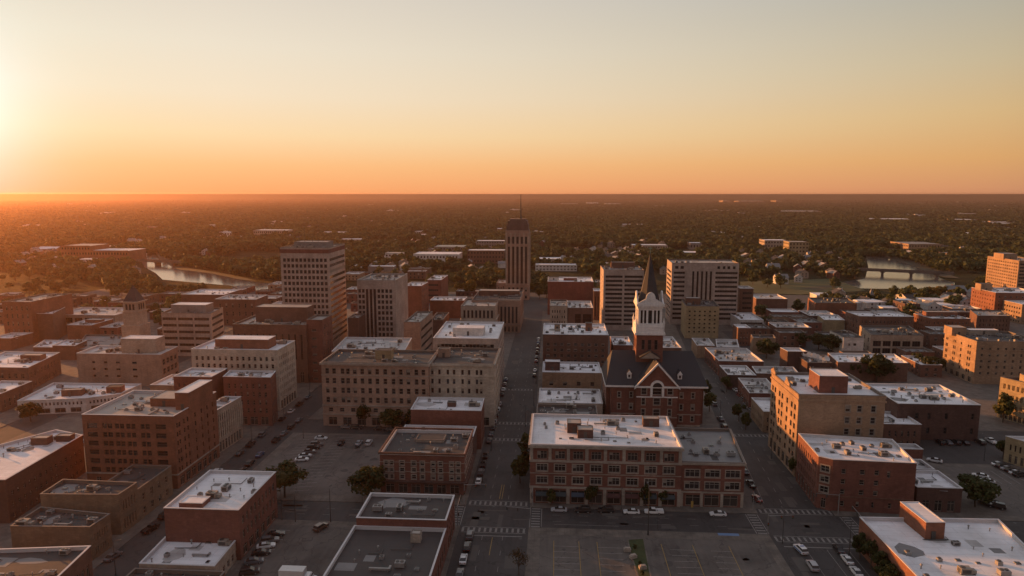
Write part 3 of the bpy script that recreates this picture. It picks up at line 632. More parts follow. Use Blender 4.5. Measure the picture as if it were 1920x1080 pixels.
L_ = bcP[1][0]; hb4 = LOG[-1][3]; b = MB(); b.box(L_ * .36, L_ * .54, -.16, .38, hb4 + .165, hb4 + .7); b.box(L_ * .40, L_ * .50, -.18, .40, hb4 + .695, hb4 + 1.2); b.obj('parapet_crest', M['stone'], bcr)
B('flat_roof_shop', 'low pale roofed shop wedged between two brick buildings left of the central street', dict(fl=(748, 816), fr=887, bk=797, h=9.6), wall='dark', roof='white', units=3)
B('plain_brick_building', 'plain red brick building with a white roof on the left of the central street', dict(fl=(770, 768), fr=902, br=(908, 747), h=14.2), wall='red', roof='white', faces={1: dh(3, 6, w=.5)}, units=3, pent=[(.55, .5, 3., 2.2, 1.6, 'dark', 'tar')])
# long beige block
hbg = hfrom(604, 679, 797); PB = at(602, 679, hbg)
B('beige_office_block', 'long pinkish beige six storey block with a dark roof and rows of sash windows', dict(fl=(602, 679), fr=803, bk=655, yb=797), wall='pink', roof='tar',
  faces={0: [dict(n=4, fr=[(x, x + .036) for x in (.035, .10, .18, .23, .295, .365, .435, .505, .58, .655, .725, .795, .87, .935)], hh=.6, st='dh', g=8.6, top=1.6), dict(n=1, c=9, w=.4, hh=.5, g=4.8, top=hbg - 8.2), dict(g=4.4, gc=7, gw=.6, n=1, fr=[])], 3: dh(5, 4, w=.4, g=4.)},
  trims=[('cornice', hbg - 1.0, hbg - .1, .6, 'stone'), ('belt_course', hbg - 5.2, hbg - 4.9, .15, 'stone'), ('belt_course', 8.1, 8.5, .2, 'stone'), ('belt_course', 4.5, 4.9, .25, 'stone')], units=4, coping=M['coping_d'], pent=[(.53, .5, 6.5, 4., 3.6, 'yel', 'tar')])
PBr = PB.x + slv(PB, (1, 0, 0), 803)
hc2 = hbg * .985
B('cream_office_block', 'cream stone wing with slim arched windows joined to the long beige block', dict(fl=(803.4, 681), fr=926, bk=652, yb=797), wall='cream', roof='tar',
  faces={0: [dict(n=4, fr=[(x, x + .04) for x in (.035, .145, .275, .37, .50, .60, .72, .785)], hh=.55, st='plain', g=8.6, top=1.6), dict(g=4.6, gc=5, gw=.6, n=1, fr=[])], 1: dh(5, 4, w=.35, g=4.5, gc=3)},
  trims=[('cornice', hc2 - 1., hc2 - .1, .5, 'cream'), ('belt_course', hc2 - 5.2, hc2 - 4.9, .15, 'cream')], units=3, coping=M['coping_d'], pent=[(.15, .55, 4.6, 4., 3.4, 'pink', 'tar')])
B('stone_office_block', 'taller grey stone office block with a white roof and plant room behind the cream wing', dict(fl=(812, 634), fr=934, br=(945, 604), h=27.), wall='conc', roof='white', faces={0: dh(6, 1, w=.94, hh=.4, st='band', top=1.2), 1: dh(7, 8, w=.45, g=0)},
  units=5, pent=[(.5, .35, 14., 8., 3.4, 'white', 'white')])
B('flat_roof_shop', 'white roofed building with rooftop plant just behind the long beige block', dict(fl=(622, 659), fr=757, br=(772, 634), h=20.), wall='beige', roof='dirty', units=9)
# left of the lot: cream sash-window block, brick fronts
B('cream_sash_block', 'cream five storey block with narrow sash windows and a long brick penthouse', dict(fl=358, fr=(520, 657), br=(553, 639), ybr=770), wall='cream', roof='white',
  faces={0: dh(6, 14, w=.42, hh=.56, g=5., top=2.2), 1: dh(6, 9, w=.42, hh=.56, g=5., gc=6, top=2.2)}, units=6, pent=[(.52, .5, 23., 8., 4., 'orange', 'white')])
B('red_brick_shop', 'tall red brick building with tall arched windows in front of the cream sash block', dict(fl=418, fr=(507, 708), br=(517, 696), ybr=798), wall='red', roof='white', faces={0: dh(4, 7, w=.34, hh=.6, g=4.5, gc=4, top=2.), 1: dh(4, 4, w=.4, hh=.55, g=4.5, gc=3, top=2.)}, units=5)
B('brick_block', 'windowless red brick block left of the tall arched window building', dict(fl=(325, 706), fr=396, bk=690, h=20.), wall='red', roof='white', faces={0: dh(5, 6, w=.22, hh=.45)}, units=2)
B('tan_shop', 'low tan shop with a white roof behind the big orange brick block', dict(fl=(281, 722), fr=350, bk=702, h=12.), wall='tan', roof='white', units=4)
# big orange brick
ho = hfrom(325, 781, 916)
B('orange_brick_warehouse', 'big orange brick seven storey block with paired windows and rooftop towers', dict(fl=153, fr=(325, 781), br=(405, 735), ybr=916), wall='orange', roof='tan',
  faces={0: [dict(n=6, fr=[(.05, .16), (.215, .265), (.275, .325), (.355, .40), (.41, .455), (.48, .525), (.535, .58), (.635, .68), (.69, .735), (.80, .91)], hh=.58, st='dh_d', g=4.3, top=2.), dict(g=4.2, gc=5, gw=.3, n=1, fr=[], gs='door')], 1: [dict(n=6, fr=[(.05, .08), (.10, .13), (.20, .23), (.28, .31), (.45, .48), (.60, .63), (.74, .77), (.88, .91)], hh=.55, st='dh_d', g=4.3, top=2.), dict(g=4.3, gc=7, gw=.7, n=1, fr=[])]},
  trims=[('belt_course', 4.4, 4.8, .2, 'stone')], units=10, coping=M['coping_l'], pent=[(.66, .62, 9., 9., 2.6, 'orange', 'tan'), (.93, .62, 4.5, 15., 5.6, 'orange', 'white')])
B('beige_column_block', 'narrow beige four storey block with tall columned windows beside the orange brick block', dict(fl=372, fr=(404, 771), br=(452, 744), ybr=852), wall='beige', roof='white', faces={1: [dict(n=3, c=12, w=.55, hh=.75, g=5., top=1.8), dict(g=5., gc=8, gw=.7, n=1, fr=[])]}, piers=[(1, 12, 5.2, 14., .5, .3, 'cream')], units=2)
# white curved low building
hw = hfrom(33, 751, 777)
wl = pixpoly([(32, 752), (160, 747), (225, 739), (265, 720), (100, 718)], hw)
building('white_arched_building', 'low white building with a row of arched windows and a curved front', wl, hw, 'white', 'white', {0: [dict(n=1, c=16, w=.5, hh=.62, g=3.2, top=.8), dict(g=3., gc=4, gw=.7, n=1, fr=[])], 1: dh(1, 8, w=.5, hh=.62, g=3.2, gc=2, top=.8)}, units=4, pent=[(.45, .3, 8., 3., 2.6, 'brown', 'tan'), (.85, .45, 6., 4., 2.6, 'orange', 'tar')])
# left edge long roof, tan shops, brick with white roof
hx = hfrom(155, 817, 886)
building('brown_long_building', 'long brown building with a wet looking pale roof at the left edge', pixpoly([(-150, 902), (10, 900), (155, 816), (105, 806), (-60, 850)], hx), hx, 'dark', 'white', {1: dh(3, 14, w=.35, hh=.4, g=0, top=3.)}, units=5, pent=[(.75, .42, 5., 3., 2.2, 'brown', 'tan'), (.9, .15, 4.5, 2.6, 1.9, 'dark', 'tan')])
hT = hfrom(226, 927, 1001)
T1 = pixpoly([(75, 927), (222, 928), (257, 905), (118, 899)], hT)
building('tan_brick_shop', 'tan brick two storey shop with a cluttered dark roof near the left edge', T1, hT, 'dtan', 'tar', {1: dh(2, 5, w=.4, hh=.55, g=0, top=1.2)}, units=8, coping=M['coping_d'])
hT2 = hT * .8
T2p = [at(222, 942, hT2), at(258, 921, hT2), at(297, 903, hT2), at(248, 899, hT2)]
building('tan_brick_shop', 'lower tan extension with three windows behind the tan shop with the cluttered roof', [(T1[1].x - 12, T1[2].y), (T1[1].x, T1[2].y), (T1[1].x, T1[2].y + 17), (T1[1].x - 12, T1[2].y + 17)], hT2, 'dtan', 'tar', {1: dh(2, 4, w=.3, hh=.5, top=1.)}, units=1, coping=M['coping_d'])
hT3 = hfrom(174, 989, 1051)
T3 = pixpoly([(19, 987), (168, 989), (206, 964), (76, 951)], hT3)
building('tan_brick_shop', 'tan brick shop with a dark flat roof full of vents near the lower left corner', T3, hT3, 'dtan', 'tar', {1: dh(2, 6, w=.35, hh=.5, g=0, top=1.4)}, units=12, coping=M['coping_d'])
h5 = 8.5
building('low_dark_roof_shop', 'low shop with a half white and half dark roof in the lower left corner', pixpoly([(-110, 1100), (105, 1086), (170, 1024), (-30, 1031)], h5), h5, 'brown', 'tar', {1: dh(1, 6, w=.6, hh=.5, st='shop', top=2.)}, units=4, coping=M['coping_l'])
hk = hfrom(449, 957, 1050)
B('red_brick_shop', 'red brick three storey building with a clean white roof and a stepped parapet', dict(fl=307, fr=(447, 957), br=(517, 885), ybr=1050), wall='red', roof='white', faces={1: [dict(n=2, c=9, w=.5, hh=.58, st='pair', g=4.2, top=1.6), dict(g=4., gc=6, gw=.7, n=1, fr=[])]}, units=9, pent=[(.3, .18, 6., 4., 1.2, 'red', 'white')])
hq = 5.2
lq = pixpoly([(279, 1041), (402, 1062), (450, 1004), (310, 1007)], hq); lq[0].y = lq[1].y; 
building('low_white_roof_shop', 'low building with a stained white roof in front of the clean white roof', ccw([(p_.x, p_.y) for p_ in lq]), hq, 'beige', 'white', {0: dh(1, 3, w=.4, hh=.4), 1: dh(1, 5, w=.5, hh=.5)}, units=6)
B('low_dark_roof_shop', 'low dark roof with pale vents at the bottom edge left of the white truck', dict(fl=(215, 1100), fr=392, bk=1066, h=4.5), wall='brown', roof='tar', units=10)
# --- towers
tw = [(.05 + i * .0845, .05 + i * .0845 + .058) for i in range(11)]
tb, tP, to = B('grid_office_tower', 'tall beige office tower with a grid of square windows and banded right side', dict(fl=525, fr=(616, 465), br=(646, 457), ybr=664), wall='conc', roof='tan',
  faces={0: dict(n=15, fr=tw, hh=.6, st='plain_d', g=6., top=5.2, gc=8), 1: dict(n=15, fr=[(.03, .985)], hh=.5, st='band', g=6., top=5.2), 3: dict(n=15, fr=[(.03, .97)], hh=.5, st='band', g=6., top=5.2)}, units=4, pent=[(.5, .52, 19., 12., 3.2, 'grey', 'grey')], coping=M['coping_d'], cat='office tower', trims=[('fascia', 57.2, 59.4, .06, 'maroon')])
b = MB()
for x, y, z in ((9, 5, 11), (12, 6, 14), (16, 7, 9), (20, 5, 6)): b.cyl(x, y, LOG[-1][3] + 3, LOG[-1][3] + z - 2, .14, .05, 6)
b.obj('antenna', M['darkmetal'], tb)
tw2 = [.03, .125, .225, .325, .425, .53, .63, .735, .84]
ht2 = hfrom(741, 526, 655)
B('stone_office_tower', 'shorter pale office tower with dark vertical window strips down its middle', dict(fl=669, fr=(741, 526), br=(764, 513), ybr=655), wall='conc', roof='grey',
  faces={0: [dict(n=10, fr=[(x, x + .07) for i, x in enumerate(tw2) if i not in (2, 3, 4)], hh=.66, st='plain_d', g=4., top=4.6), dict(n=1, fr=[(x, x + .065) for i, x in enumerate(tw2) if i in (2, 3, 4)], hh=.97, st='tall_d', g=4., top=4.6)], 3: dh(10, 4, w=.5, hh=.6, top=4.6)}, units=10, coping=M['metal'], cat='office tower')
# art deco tower
Yd = at(965, 562, .15).y; xl = atY(948, 470, Yd).x; xr = atY(992, 470, Yd).x; zt = atY(948, 432, Yd).z; zp = atY(960, 411, Yd).z; za = atY(975, 364, Yd).z; dd = 21.
LOG.append(('deco', Yd, xl, xr, zt, zp, za))
strips = [(.10 + i * .18, .10 + i * .18 + .10) for i in range(5)]
tr, tP, to = building('deco_tower', 'slender brown brick tower with vertical piers, a dark crown and a tall mast', [(xl, Yd), (xr, Yd), (xr, Yd + dd), (xl, Yd + dd)], zt, 'pink', 'tar',
  {0: [dict(n=1, fr=strips, hh=.99, st='tall_d', g=14., top=13.5), dict(n=1, fr=strips, hh=.8, st='tall_d', g=zt - 12., top=4.5), dict(n=2, fr=strips, hh=.6, g=0, top=zt - 12)], 1: [dict(n=1, fr=strips, hh=.99, st='tall_d', g=14., top=13.5), dict(n=1, fr=strips, hh=.8, st='tall_d', g=zt - 12., top=4.5)]},
  piers=[(0, 5, 13., zt - 2., 1.3, .6, 'beige'), (1, 5, 13., zt - 2., 1.3, .6, 'beige')], units=0, coping=M['coping_d'], cat='tower')
b = MB(); wd = xr - xl
for k, (ins, z0, z1) in enumerate(((.7, zt - 1, zt + (zp - zt) * .55), (1.6, zt + (zp - zt) * .55, zt + (zp - zt) * .85), (3.2, zt + (zp - zt) * .85, zp))): b.box(ins, wd - ins, ins, dd - ins, z0, z1)
for k in range(7): b.box(1.6 + k * (wd - 3.8) / 6, 2.2 + k * (wd - 3.8) / 6, 0.55, .71, zt, zt + (zp - zt) * .5)
b.obj('crown', wallmat((.15, .09, .07)), tr)
b = MB(); b.cyl(wd * .62, dd * .5, zp - .01, zp + (za - zp) * .35, .8, .6, 6); b.cyl(wd * .62, dd * .5, zp + (za - zp) * .35 - .01, za, .45, .22, 6); b.obj('mast', M['darkmetal'], tr)
building('deco_podium', 'low brown podium block at the foot of the slender brown tower', [(xl - 8, Yd + 2), (xl - .02, Yd + 2), (xl - .02, Yd + dd + 8), (xl - 8, Yd + dd + 8)], 14., 'pink', 'tan', {0: dh(3, 3)}, units=2)
# the two pale slabs right of the church spire
hS1 = hfrom(1135, 506, 619)
B('banded_office_slab', 'pale office slab with twelve window bands directly behind the church spire', dict(fl=(1132, 506), fr=1208, bk=(1126, 498), yb=619), wall='conc', roof='grey',
  faces={0: dict(n=12, fr=[(.05, .47), (.52, .97)], hh=.54, st='band_d', g=3., top=3.), 3: dict(n=12, c=2, w=.15, hh=.4, top=4.)}, units=10, pent=[(.55, .75, 16., 4., 4., 'brown', 'grey')], cat='office tower')
hS2 = hfrom(1262, 493, 608)
sl_ = [(.31 + i * .066, .31 + i * .066 + .03) for i in range(6)]
B('striped_office_slab', 'pale office slab with dark bands at both ends and vertical strips in its middle', dict(fl=(1260, 493), fr=1386, bk=(1251, 486), yb=608), wall='conc', roof='tan',
  faces={0: [dict(n=11, fr=[(.03, .20)], hh=.5, st='band_d', g=3., top=5.2), dict(n=11, fr=[(.655, .985)], hh=.5, st='band_d', g=3., top=5.2), dict(n=1, fr=sl_, hh=.97, st='tall_d', g=10., top=5.2), dict(n=1, fr=[(.05, .1), (.13, .18), (.68, .72), (.76, .80), (.83, .87), (.91, .95)], hh=.8, st='plain_d', g=hS2 - 4.3, top=1.8)],
         3: dict(n=11, fr=[(.1, .9)], hh=.5, st='band_d', g=3., top=5.2)}, units=7, cat='office tower')
B('yellow_hotel', 'plain yellowish seven storey building with small square windows in front of the striped slab', dict(fl=(1286, 574), fr=1349, bk=(1278, 562), yb=634), wall='yel', roof='tar', faces={0: dh(6, 6, w=.36, hh=.36, st='plain_d', top=2., g=3.), 3: dh(6, 3, w=.12, hh=.3)},
  units=4, pent=[(.28, .55, 9., 5., 4., 'brown', 'tan')], cat='hotel')
B('dark_brick_block', 'windowless dark brick block just right of the slender tower', dict(fl=(1027, 528), fr=1113, bk=519, yb=590), wall='maroon', roof='white', faces={0: []}, units=3, pent=[(.13, .5, 8., 5., 2.4, 'white', 'tar'), (.5, .5, 10., 4., 2., 'maroon', 'white')])
B('dark_brick_shaft', 'narrow brick stair shaft between the dark brick block and the banded slab', dict(fl=(1113.5, 546), fr=1126, bk=541, yb=600), wall='brown', roof='white', faces={0: dict(n=1, fr=[(.2, .35), (.6, .75)], hh=.9, st='tall_d', g=2., top=3.)}, units=0)
B('beige_shop_block', 'beige building with fussy windows and a dark glazed corner below the dark brick block', dict(fl=(1031, 574), fr=1064, bk=562, yb=640), wall='beige', roof='tan', faces={0: dh(5, 6, w=.4, hh=.5, g=3.5)}, units=4)
B('dark_glass_block', 'building with tall dark glazing and a pale roof beside the beige fussy windows', dict(fl=(1065, 577), fr=1112, bk=564, yb=640), wall='brown', roof='dirty', faces={0: [dict(n=1, fr=[(.28, .52), (.6, .95)], hh=.85, st='tall_d', g=1., top=2.5)]}, units=4)
B('brown_department_store', 'big brown stone block with tall window bays on the left of the far central street', dict(fl=(884, 563), fr=975, bk=543, yb=622), wall='pink', roof='tar', faces={0: [dict(n=1, c=12, w=.5, hh=.9, st='tall_d', g=5.5, top=3.4), dict(g=5., gc=12, gw=.6, n=1, fr=[])], 1: [dict(n=1, c=7, w=.45, hh=.9, st='tall_d', g=5.5, top=3.4), dict(g=5., gc=6, gw=.6, n=1, fr=[])]},
  trims=[('belt_course', 5.1, 5.5, .2, 'stone')], units=2, pent=[(.5, .6, 28., 8., 3.4, 'brown', 'tan')])
B('ornate_stone_building', 'ornate pale building with two tiers of arched windows in front of the brown stone block', dict(fl=(864, 574), fr=929, bk=560, yb=634), wall='beige', roof='tan', faces={0: [dict(n=2, c=8, w=.55, hh=.7, st='tall_d', g=5., top=1.5)], 3: dh(2, 4, w=.5, g=5.)},
  trims=[('cornice', 11.2, 12.2, .7, 'cream'), ('balcony', 6.0, 6.8, .6, 'cream')], units=6)
# brick group between the towers and the ornate building
B('brick_block', 'plain brown brick block with a stepped roof just right of the shorter pale tower', dict(fl=(757, 536), fr=790, br=(803, 529), yb=606), wall='orange', roof='white', faces={1: dh(6, 3, w=.3)}, units=2)
B('banded_brick_building', 'brick building with white window bands on its left face beyond the plain brown block', dict(fl=(801, 525), fr=827, br=(840, 516), yb=568), wall='red', roof='white', faces={0: dict(n=4, fr=[(.05, .78)], hh=.35, st='band_w', top=2.)}, units=3)
B('tan_office_block', 'pale roofed office block right of the shorter tower with strip windows on its side', dict(fl=(757, 604), fr=788, br=(811, 584), h=24.), wall='pink', roof='tan', faces={1: dict(n=5, fr=[(.05, .95)], hh=.4, st='band_d', top=2.5)}, units=5)
B('flat_roof_shop', 'dark roofed low building behind the pale roofed office block', dict(fl=(806, 600), fr=830, br=(842, 586), h=13.), wall='brown', roof='tar', units=2)
B('brick_block', 'dark brick building glimpsed between the two office towers', dict(fl=(652, 596), fr=672, bk=588, h=22.), wall='dark', roof='tan', units=3)
B('flat_roof_shop', 'low brick hall with a pale roof edge behind the stepped brown block', dict(fl=(806, 563), fr=870, bk=556, yb=596), wall='orange', roof='white', faces={0: []}, units=3)
# left middle
B('banded_office_block', 'low wide office block with five dark window bands and a plant room on the roof', dict(fl=302, fr=(395, 588), br=(418, 577), ybr=668), wall='conc', roof='grey', faces={0: dict(n=6, fr=[(.02, .30), (.33, .63), (.66, .96)], hh=.42, st='band_d', g=1., top=1.4), 1: dict(n=6, fr=[(.08, .95)], hh=.42, st='band_d', g=1., top=1.4)}, units=1,
  pent=[(.50, .5, 20., 9., 4.6, 'grey', 'white')])
B('brown_brick_hall', 'big brown brick building with a raised windowless upper block left of the grid tower', dict(fl=(436, 608), fr=574, bk=589, yb=716), wall='brown', roof='tan', faces={0: [dict(n=1, c=11, w=.3, hh=.8, st='tall_d', g=10., top=3.), dict(g=7., gc=9, gw=.5, n=1, fr=[])]}, units=6, coping=M['coping_d'], pent=[(.55, .55, 26., 9., 7.4, 'brown', 'tan')])
B('brick_stair_tower', 'narrow brick tower joined to the right end of the big brown building', dict(fl=(574.4, 600), fr=604, bk=590, yb=717), wall='red', roof='tan', faces={0: dict(n=7, fr=[(.3, .6)], hh=.3, top=3.), 1: dh(7, 3, w=.3)}, units=0)
hbgd = hfrom(300, 665, 724)
B('beige_warehouse', 'plain beige building with few small windows and a windowless block on its roof', dict(fl=143, fr=(301, 665), br=(333, 650), ybr=724), wall='pink', roof='dirty', faces={0: dict(n=3, fr=[(.18, .215), (.32, .36), (.46, .51), (.655, .71)], hh=.3, st='plain_d', g=3., top=2.5), 1: dh(3, 4, w=.7, hh=.6, top=2.)}, units=3,
  pent=[(.68, .55, 17., 8., 7., 'beige', 'white')])
B('long_roof_hall', 'long low hall with a greyish roof behind the plain beige building', dict(fl=(140, 655), fr=218, br=(232, 628), h=6.), wall='brown', roof='grey', units=2)
B('white_parking_deck', 'white parking deck with open bays far left beyond the brick hall', dict(fl=(97, 590), fr=215, bk=576, yb=625), wall='beige', roof='dirty', faces={0: dict(n=2, c=6, w=.78, hh=.6, st='band_d', top=.8, g=1.)}, units=8)
B('brick_hall', 'brick hall with a pale roof in front of the white parking deck', dict(fl=125, fr=(171, 610), br=(212, 598), ybr=643), wall='orange', roof='white', faces={1: dh(2, 6, w=.2, hh=.3)}, units=3, pent=[(.6, .6, 10., 4., 2., 'orange', 'tan')])
B('brown_block', 'tall hazy brown block with rooftop plant near the left edge', dict(fl=(3, 566), fr=57, bk=550, yb=642), wall='orange', roof='tan', faces={0: dh(5, 5, w=.3)}, units=6)
B('brown_block', 'hazy brown building with a white roof right of the tall hazy block', dict(fl=(59, 588), fr=98, br=(122, 576), yb=640), wall='brown', roof='white', units=3)
B('flat_roof_shop', 'low white roofed shop left of the brick hall in the haze', dict(fl=(62, 651), fr=98, br=(118, 638), h=6.), wall='brown', roof='white', units=2)
B('flat_roof_shop', 'low white roofed shop just below the brick hall in the haze', dict(fl=(98, 648), fr=140, br=(163, 638), h=8.), wall='brown', roof='white', units=2)
B('flat_roof_shop', 'hazy brown shop with a small pale roof at the left edge', dict(fl=(-20, 634), fr=20, br=(62, 624), h=7.), wall='orange', roof='white', units=2)
B('brown_long_building', 'long hazy brown building with a raised plant box on its white roof', dict(fl=(-60, 688), fr=52, br=(112, 661), h=11.), wall='brown', roof='white', faces={0: dh(2, 8, w=.4), 1: dh(2, 9, w=.3)}, units=5, pent=[(.75, .6, 10., 4., 2.6, 'brown', 'tan')])
B('brown_long_building', 'hazy brown building with a smooth pale roof cut by the left edge', dict(fl=(-60, 738), fr=0, br=(60, 715), h=8.), wall='brown', roof='white', faces={1: dh(1, 6, w=.4)}, units=1)
B('domed_hall', 'low hall with a long pale roof beyond the banded office block', dict(fl=(339, 552), fr=420, bk=542, yb=584), wall='brown', roof='white', units=3)
B('brown_block', 'brown brick block with a pale roof between the domed hall and the grid tower', dict(fl=(403, 561), fr=480, br=(502, 553), yb=610), wall='brown', roof='dirty', faces={0: dh(3, 6, w=.3)}, units=6)
# clock tower (far left)
Yc = at(245, 690, .15).y; xa = atY(231, 600, Yc).x; xb = atY(259, 600, Yc).x; ze = atY(245, 566, Yc).z; zx = atY(243, 536, Yc).z; wc = xb - xa
rt = empty('stone_clock_tower', (xa, Yc, 0), 'slim pale stone tower with a belfry and pointed roof behind the plain beige building', 'tower')
b = MB(); zz = ze
b.box(-.8, wc + .8, -.8, wc + .8, 0, zz - 12.2); b.box(0, wc, 0, wc, zz - 12.21, zz - 5.5); b.box(-.4, wc + .4, -.4, wc + .4, zz - 5.5, zz - 5.); b.box(.3, wc - .3, .3, wc - .3, zz - 5.01, zz - .4); b.box(-.5, wc + .5, -.5, wc + .5, zz - .4, zz)
b.obj('shaft', wallmat(BR['beige']), rt)
b = MB(); c = wc / 2; a_ = .3
pk = (c, c, zx)
q4 = [(a_, a_, zz), (wc - a_, a_, zz), (wc - a_, wc - a_, zz), (a_, wc - a_, zz)]
for i in range(4): b.face([q4[i], q4[(i + 1) % 4], pk])
b.obj('spire', roofmat('slate'), rt)
for i in range(3):
    me, mw, mh = winmesh(wc * .14, 3., 'tall_d', 0); inst('belfry_opening', me, rt, (wc * (.2 + .23 * i), .26, zz - 4.3), 0, (wc * .14 / mw, 1, 3. / mh)); inst('belfry_opening', me, rt, (wc - .26, wc * (.2 + .23 * i), zz - 4.3), pi / 2, (wc * .14 / mw, 1, 3. / mh))
# --- right of the slanting street
B('flat_roof_shop', 'low pale roofed shop at the far end of the slanting right street', dict(fl=(1307, 648), fr=1340, bk=(1297, 634), h=7.), wall='tan', roof='dirty', units=2)
B('flat_roof_shop', 'low pale roofed shop behind a chimney beside the far end of the slanting street', dict(fl=(1344, 651), fr=1386, bk=(1342, 636), h=7.), wall='brown', roof='dirty', units=4)
B('brick_shop_row', 'row of brick shops with cluttered patched roofs along the slanting right street', dict(fl=(1348, 677), fr=1432, bk=(1322, 652), yb=704), wall='red', roof='dirty', faces={3: [dict(n=1, c=10, w=.4, g=4.2, gc=6, top=1.), ]}, units=18)
B('white_roof_shop', 'dark brick shop with a smooth white roof on the slanting right street', dict(fl=(1365, 703), fr=1418, bk=(1349, 685), yb=730), wall='dark', roof='white', faces={3: dh(2, 5)}, units=4)
B('white_roof_shop', 'brown building with a pale speckled roof behind the smooth white roofed shop', dict(fl=(1418.5, 700), fr=1499, bk=(1410, 687), yb=727), wall='brown', roof='dirty', faces={0: []}, units=6)
B('brick_shop_row', 'brick shop with a cluttered dark roof just left of the tall tan brick block', dict(fl=(1405, 737), fr=1462, bk=(1384, 709), yb=769), wall='red', roof='dirty', faces={3: [dict(n=1, c=8, w=.4, g=4.2, gc=5, top=1.2)]}, units=14)
B('white_roof_shop', 'corner shop with a clean white roof tucked against the tall tan brick block', dict(fl=(1432, 772), fr=1470, bk=(1409, 746), yb=810), wall='tan', roof='white', faces={0: dh(2, 4, w=.4), 3: dh(2, 7, w=.4)}, units=0)
htn = hfrom(1498, 740, 893)
tbr, tbP, tbo = B('tan_brick_tower_block', 'tall tan brick block with a sunlit front and square brick penthouse on top', dict(fl=(1498, 740), fr=1661, bk=(1447, 698), yb=893), wall='tan', roof='white',
  faces={3: [dict(n=6, fr=[(.05, .11), (.15, .21), (.32, .38), (.42, .48), (.60, .66), (.76, .82), (.87, .93)], hh=.6, st='dh_d', g=5., top=3.4), dict(g=5., gc=6, gw=.6, n=1, fr=[])], 0: dict(n=6, fr=[(.55, .605), (.685, .74), (.845, .90)], hh=.55, st='dh_w', g=2., top=2.4)},
  trims=[('cornice', htn - 2.2, htn - 1.6, .3, 'tan'), ('coping_band', htn - .5, htn - .1, .2, 'tan')], units=7, coping=M['coping_d'], pent=[(.47, .35, 9., 9., 5.6, 'red', 'white')], nounit=[(.2, .2, .1, .1)])
# raised parapet gables on its sunlit front
fa, fb = Vector(tbP[3]), Vector(tbP[0]); fd = (fb - fa).normalized(); fn_ = Vector((fd.y, -fd.x)); fL = (fb - fa).length
for u_ in (.07, .60):
    c_ = fa + fd * fL * u_; b = MB(); prof_ = [(-2.4, .17), (2.4, .17), (2.4, 1.1), (1.2, 1.5), (0, 2.3), (-1.2, 1.5), (-2.4, 1.1)]
    q0 = [(*(c_ + fd * a + fn_ * .14), htn + z_) for a, z_ in prof_]; q1 = [(*(c_ + fd * a - fn_ * .38), htn + z_) for a, z_ in prof_]
    b.face(q0); b.face(q1[::-1])
    for k in range(7): b.face([q0[(k + 1) % 7], q0[k], q1[k], q1[(k + 1) % 7]])
    b.obj('parapet_gable', wm('tan'), tbr)
hr = hfrom(1577, 861, 956)
R19 = pixpoly([(1535, 856), (1562, 862), (1719, 869), (1673, 824), (1497, 813)], hr)
building('red_brick_corner_block', 'red brick four storey building with a cut off corner and cluttered white roof', R19, hr, 'red', 'white',
  {0: [dict(n=3, fr=[(.2, .8)], hh=.6, st='pair_w', g=4.4, top=1.6), dict(g=4.2, gc=1, gw=.7, n=1, fr=[], gs='door')], 1: [dict(n=3, fr=[(.11, .165), (.335, .395), (.51, .565)], hh=.5, st='dh', g=4.4, top=1.8), dict(n=1, fr=[(.66, .70)], hh=.6, g=hr - 5.4, top=2.), dict(n=1, fr=[(.12, .17), (.31, .35), (.5, .53), (.7, .74)], hh=.5, st='dh', g=.8, top=hr - 4.)], 4: [dict(n=3, c=10, w=.42, hh=.6, st='dh', g=4.4, top=1.6), dict(g=4.2, gc=7, gw=.7, n=1, fr=[])]},
  trims=[('belt_course', 4.3, 4.6, .12, 'brown')], units=14, coping=M['coping_l'])
B('white_roof_annex', 'low brick annex with a puddled white roof right of the red brick corner building', dict(fl=(1720, 914), fr=1805, bk=881, yb=959), wall='dark', roof='white', faces={0: dict(g=4.5, gc=3, gw=.6, n=1, fr=[])}, units=2)
B('white_roof_annex', 'small middle roof behind the puddled white annex', dict(fl=(1719.5, 880), fr=1753, bk=861, h=7.5), wall='dark', roof='white', units=1)
B('brick_shed', 'small brick box building between the red corner building and the car park', dict(fl=(1688, 842), fr=1731, bk=832, h=8.), wall='red', roof='dirty', units=0)
B('brick_shop', 'small two storey brick building with a white roof behind the tall tan brick block', dict(fl=(1658, 795), fr=1728, bk=771, yb=840), wall='brown', roof='white', faces={0: dh(2, 5, w=.35)}, units=4)
B('brick_warehouse', 'wide dark brick warehouse with long rows of plant on its white roof', dict(fl=(1684, 757), fr=1839, bk=719, yb=824), wall='dark', roof='white', faces={0: dict(n=2, fr=[(.22, .26), (.37, .405), (.58, .615), (.9, .935)], hh=.4, st='dh_d', g=1., top=1.6), 3: []}, units=24)
B('grey_roof_hall', 'lower hall with a plain pale roof between the tan block and the brick warehouse', dict(fl=(1628, 748), fr=1683.4, bk=719, h=10.), wall='dark', roof='white', units=1)
B('brick_warehouse', 'brick hall with a bright white roof behind a broad dark tree', dict(fl=(1571, 679), fr=1703, bk=(1552, 662), yb=714), wall='brown', roof='white', faces={0: []}, units=10)
B('brick_shed', 'small brick building with a sunlit left wall beside the satellite dishes', dict(fl=(1477, 659), fr=1514, bk=(1463, 652), yb=698), wall='dark', roof='white', units=0)
dr, dP, do = B('dish_roof_building', 'low dark building whose roof carries a crowd of satellite dishes', dict(fl=(1514, 680), fr=1560, bk=668, h=8.), wall='dark', roof='grey', units=4)
b = MB()
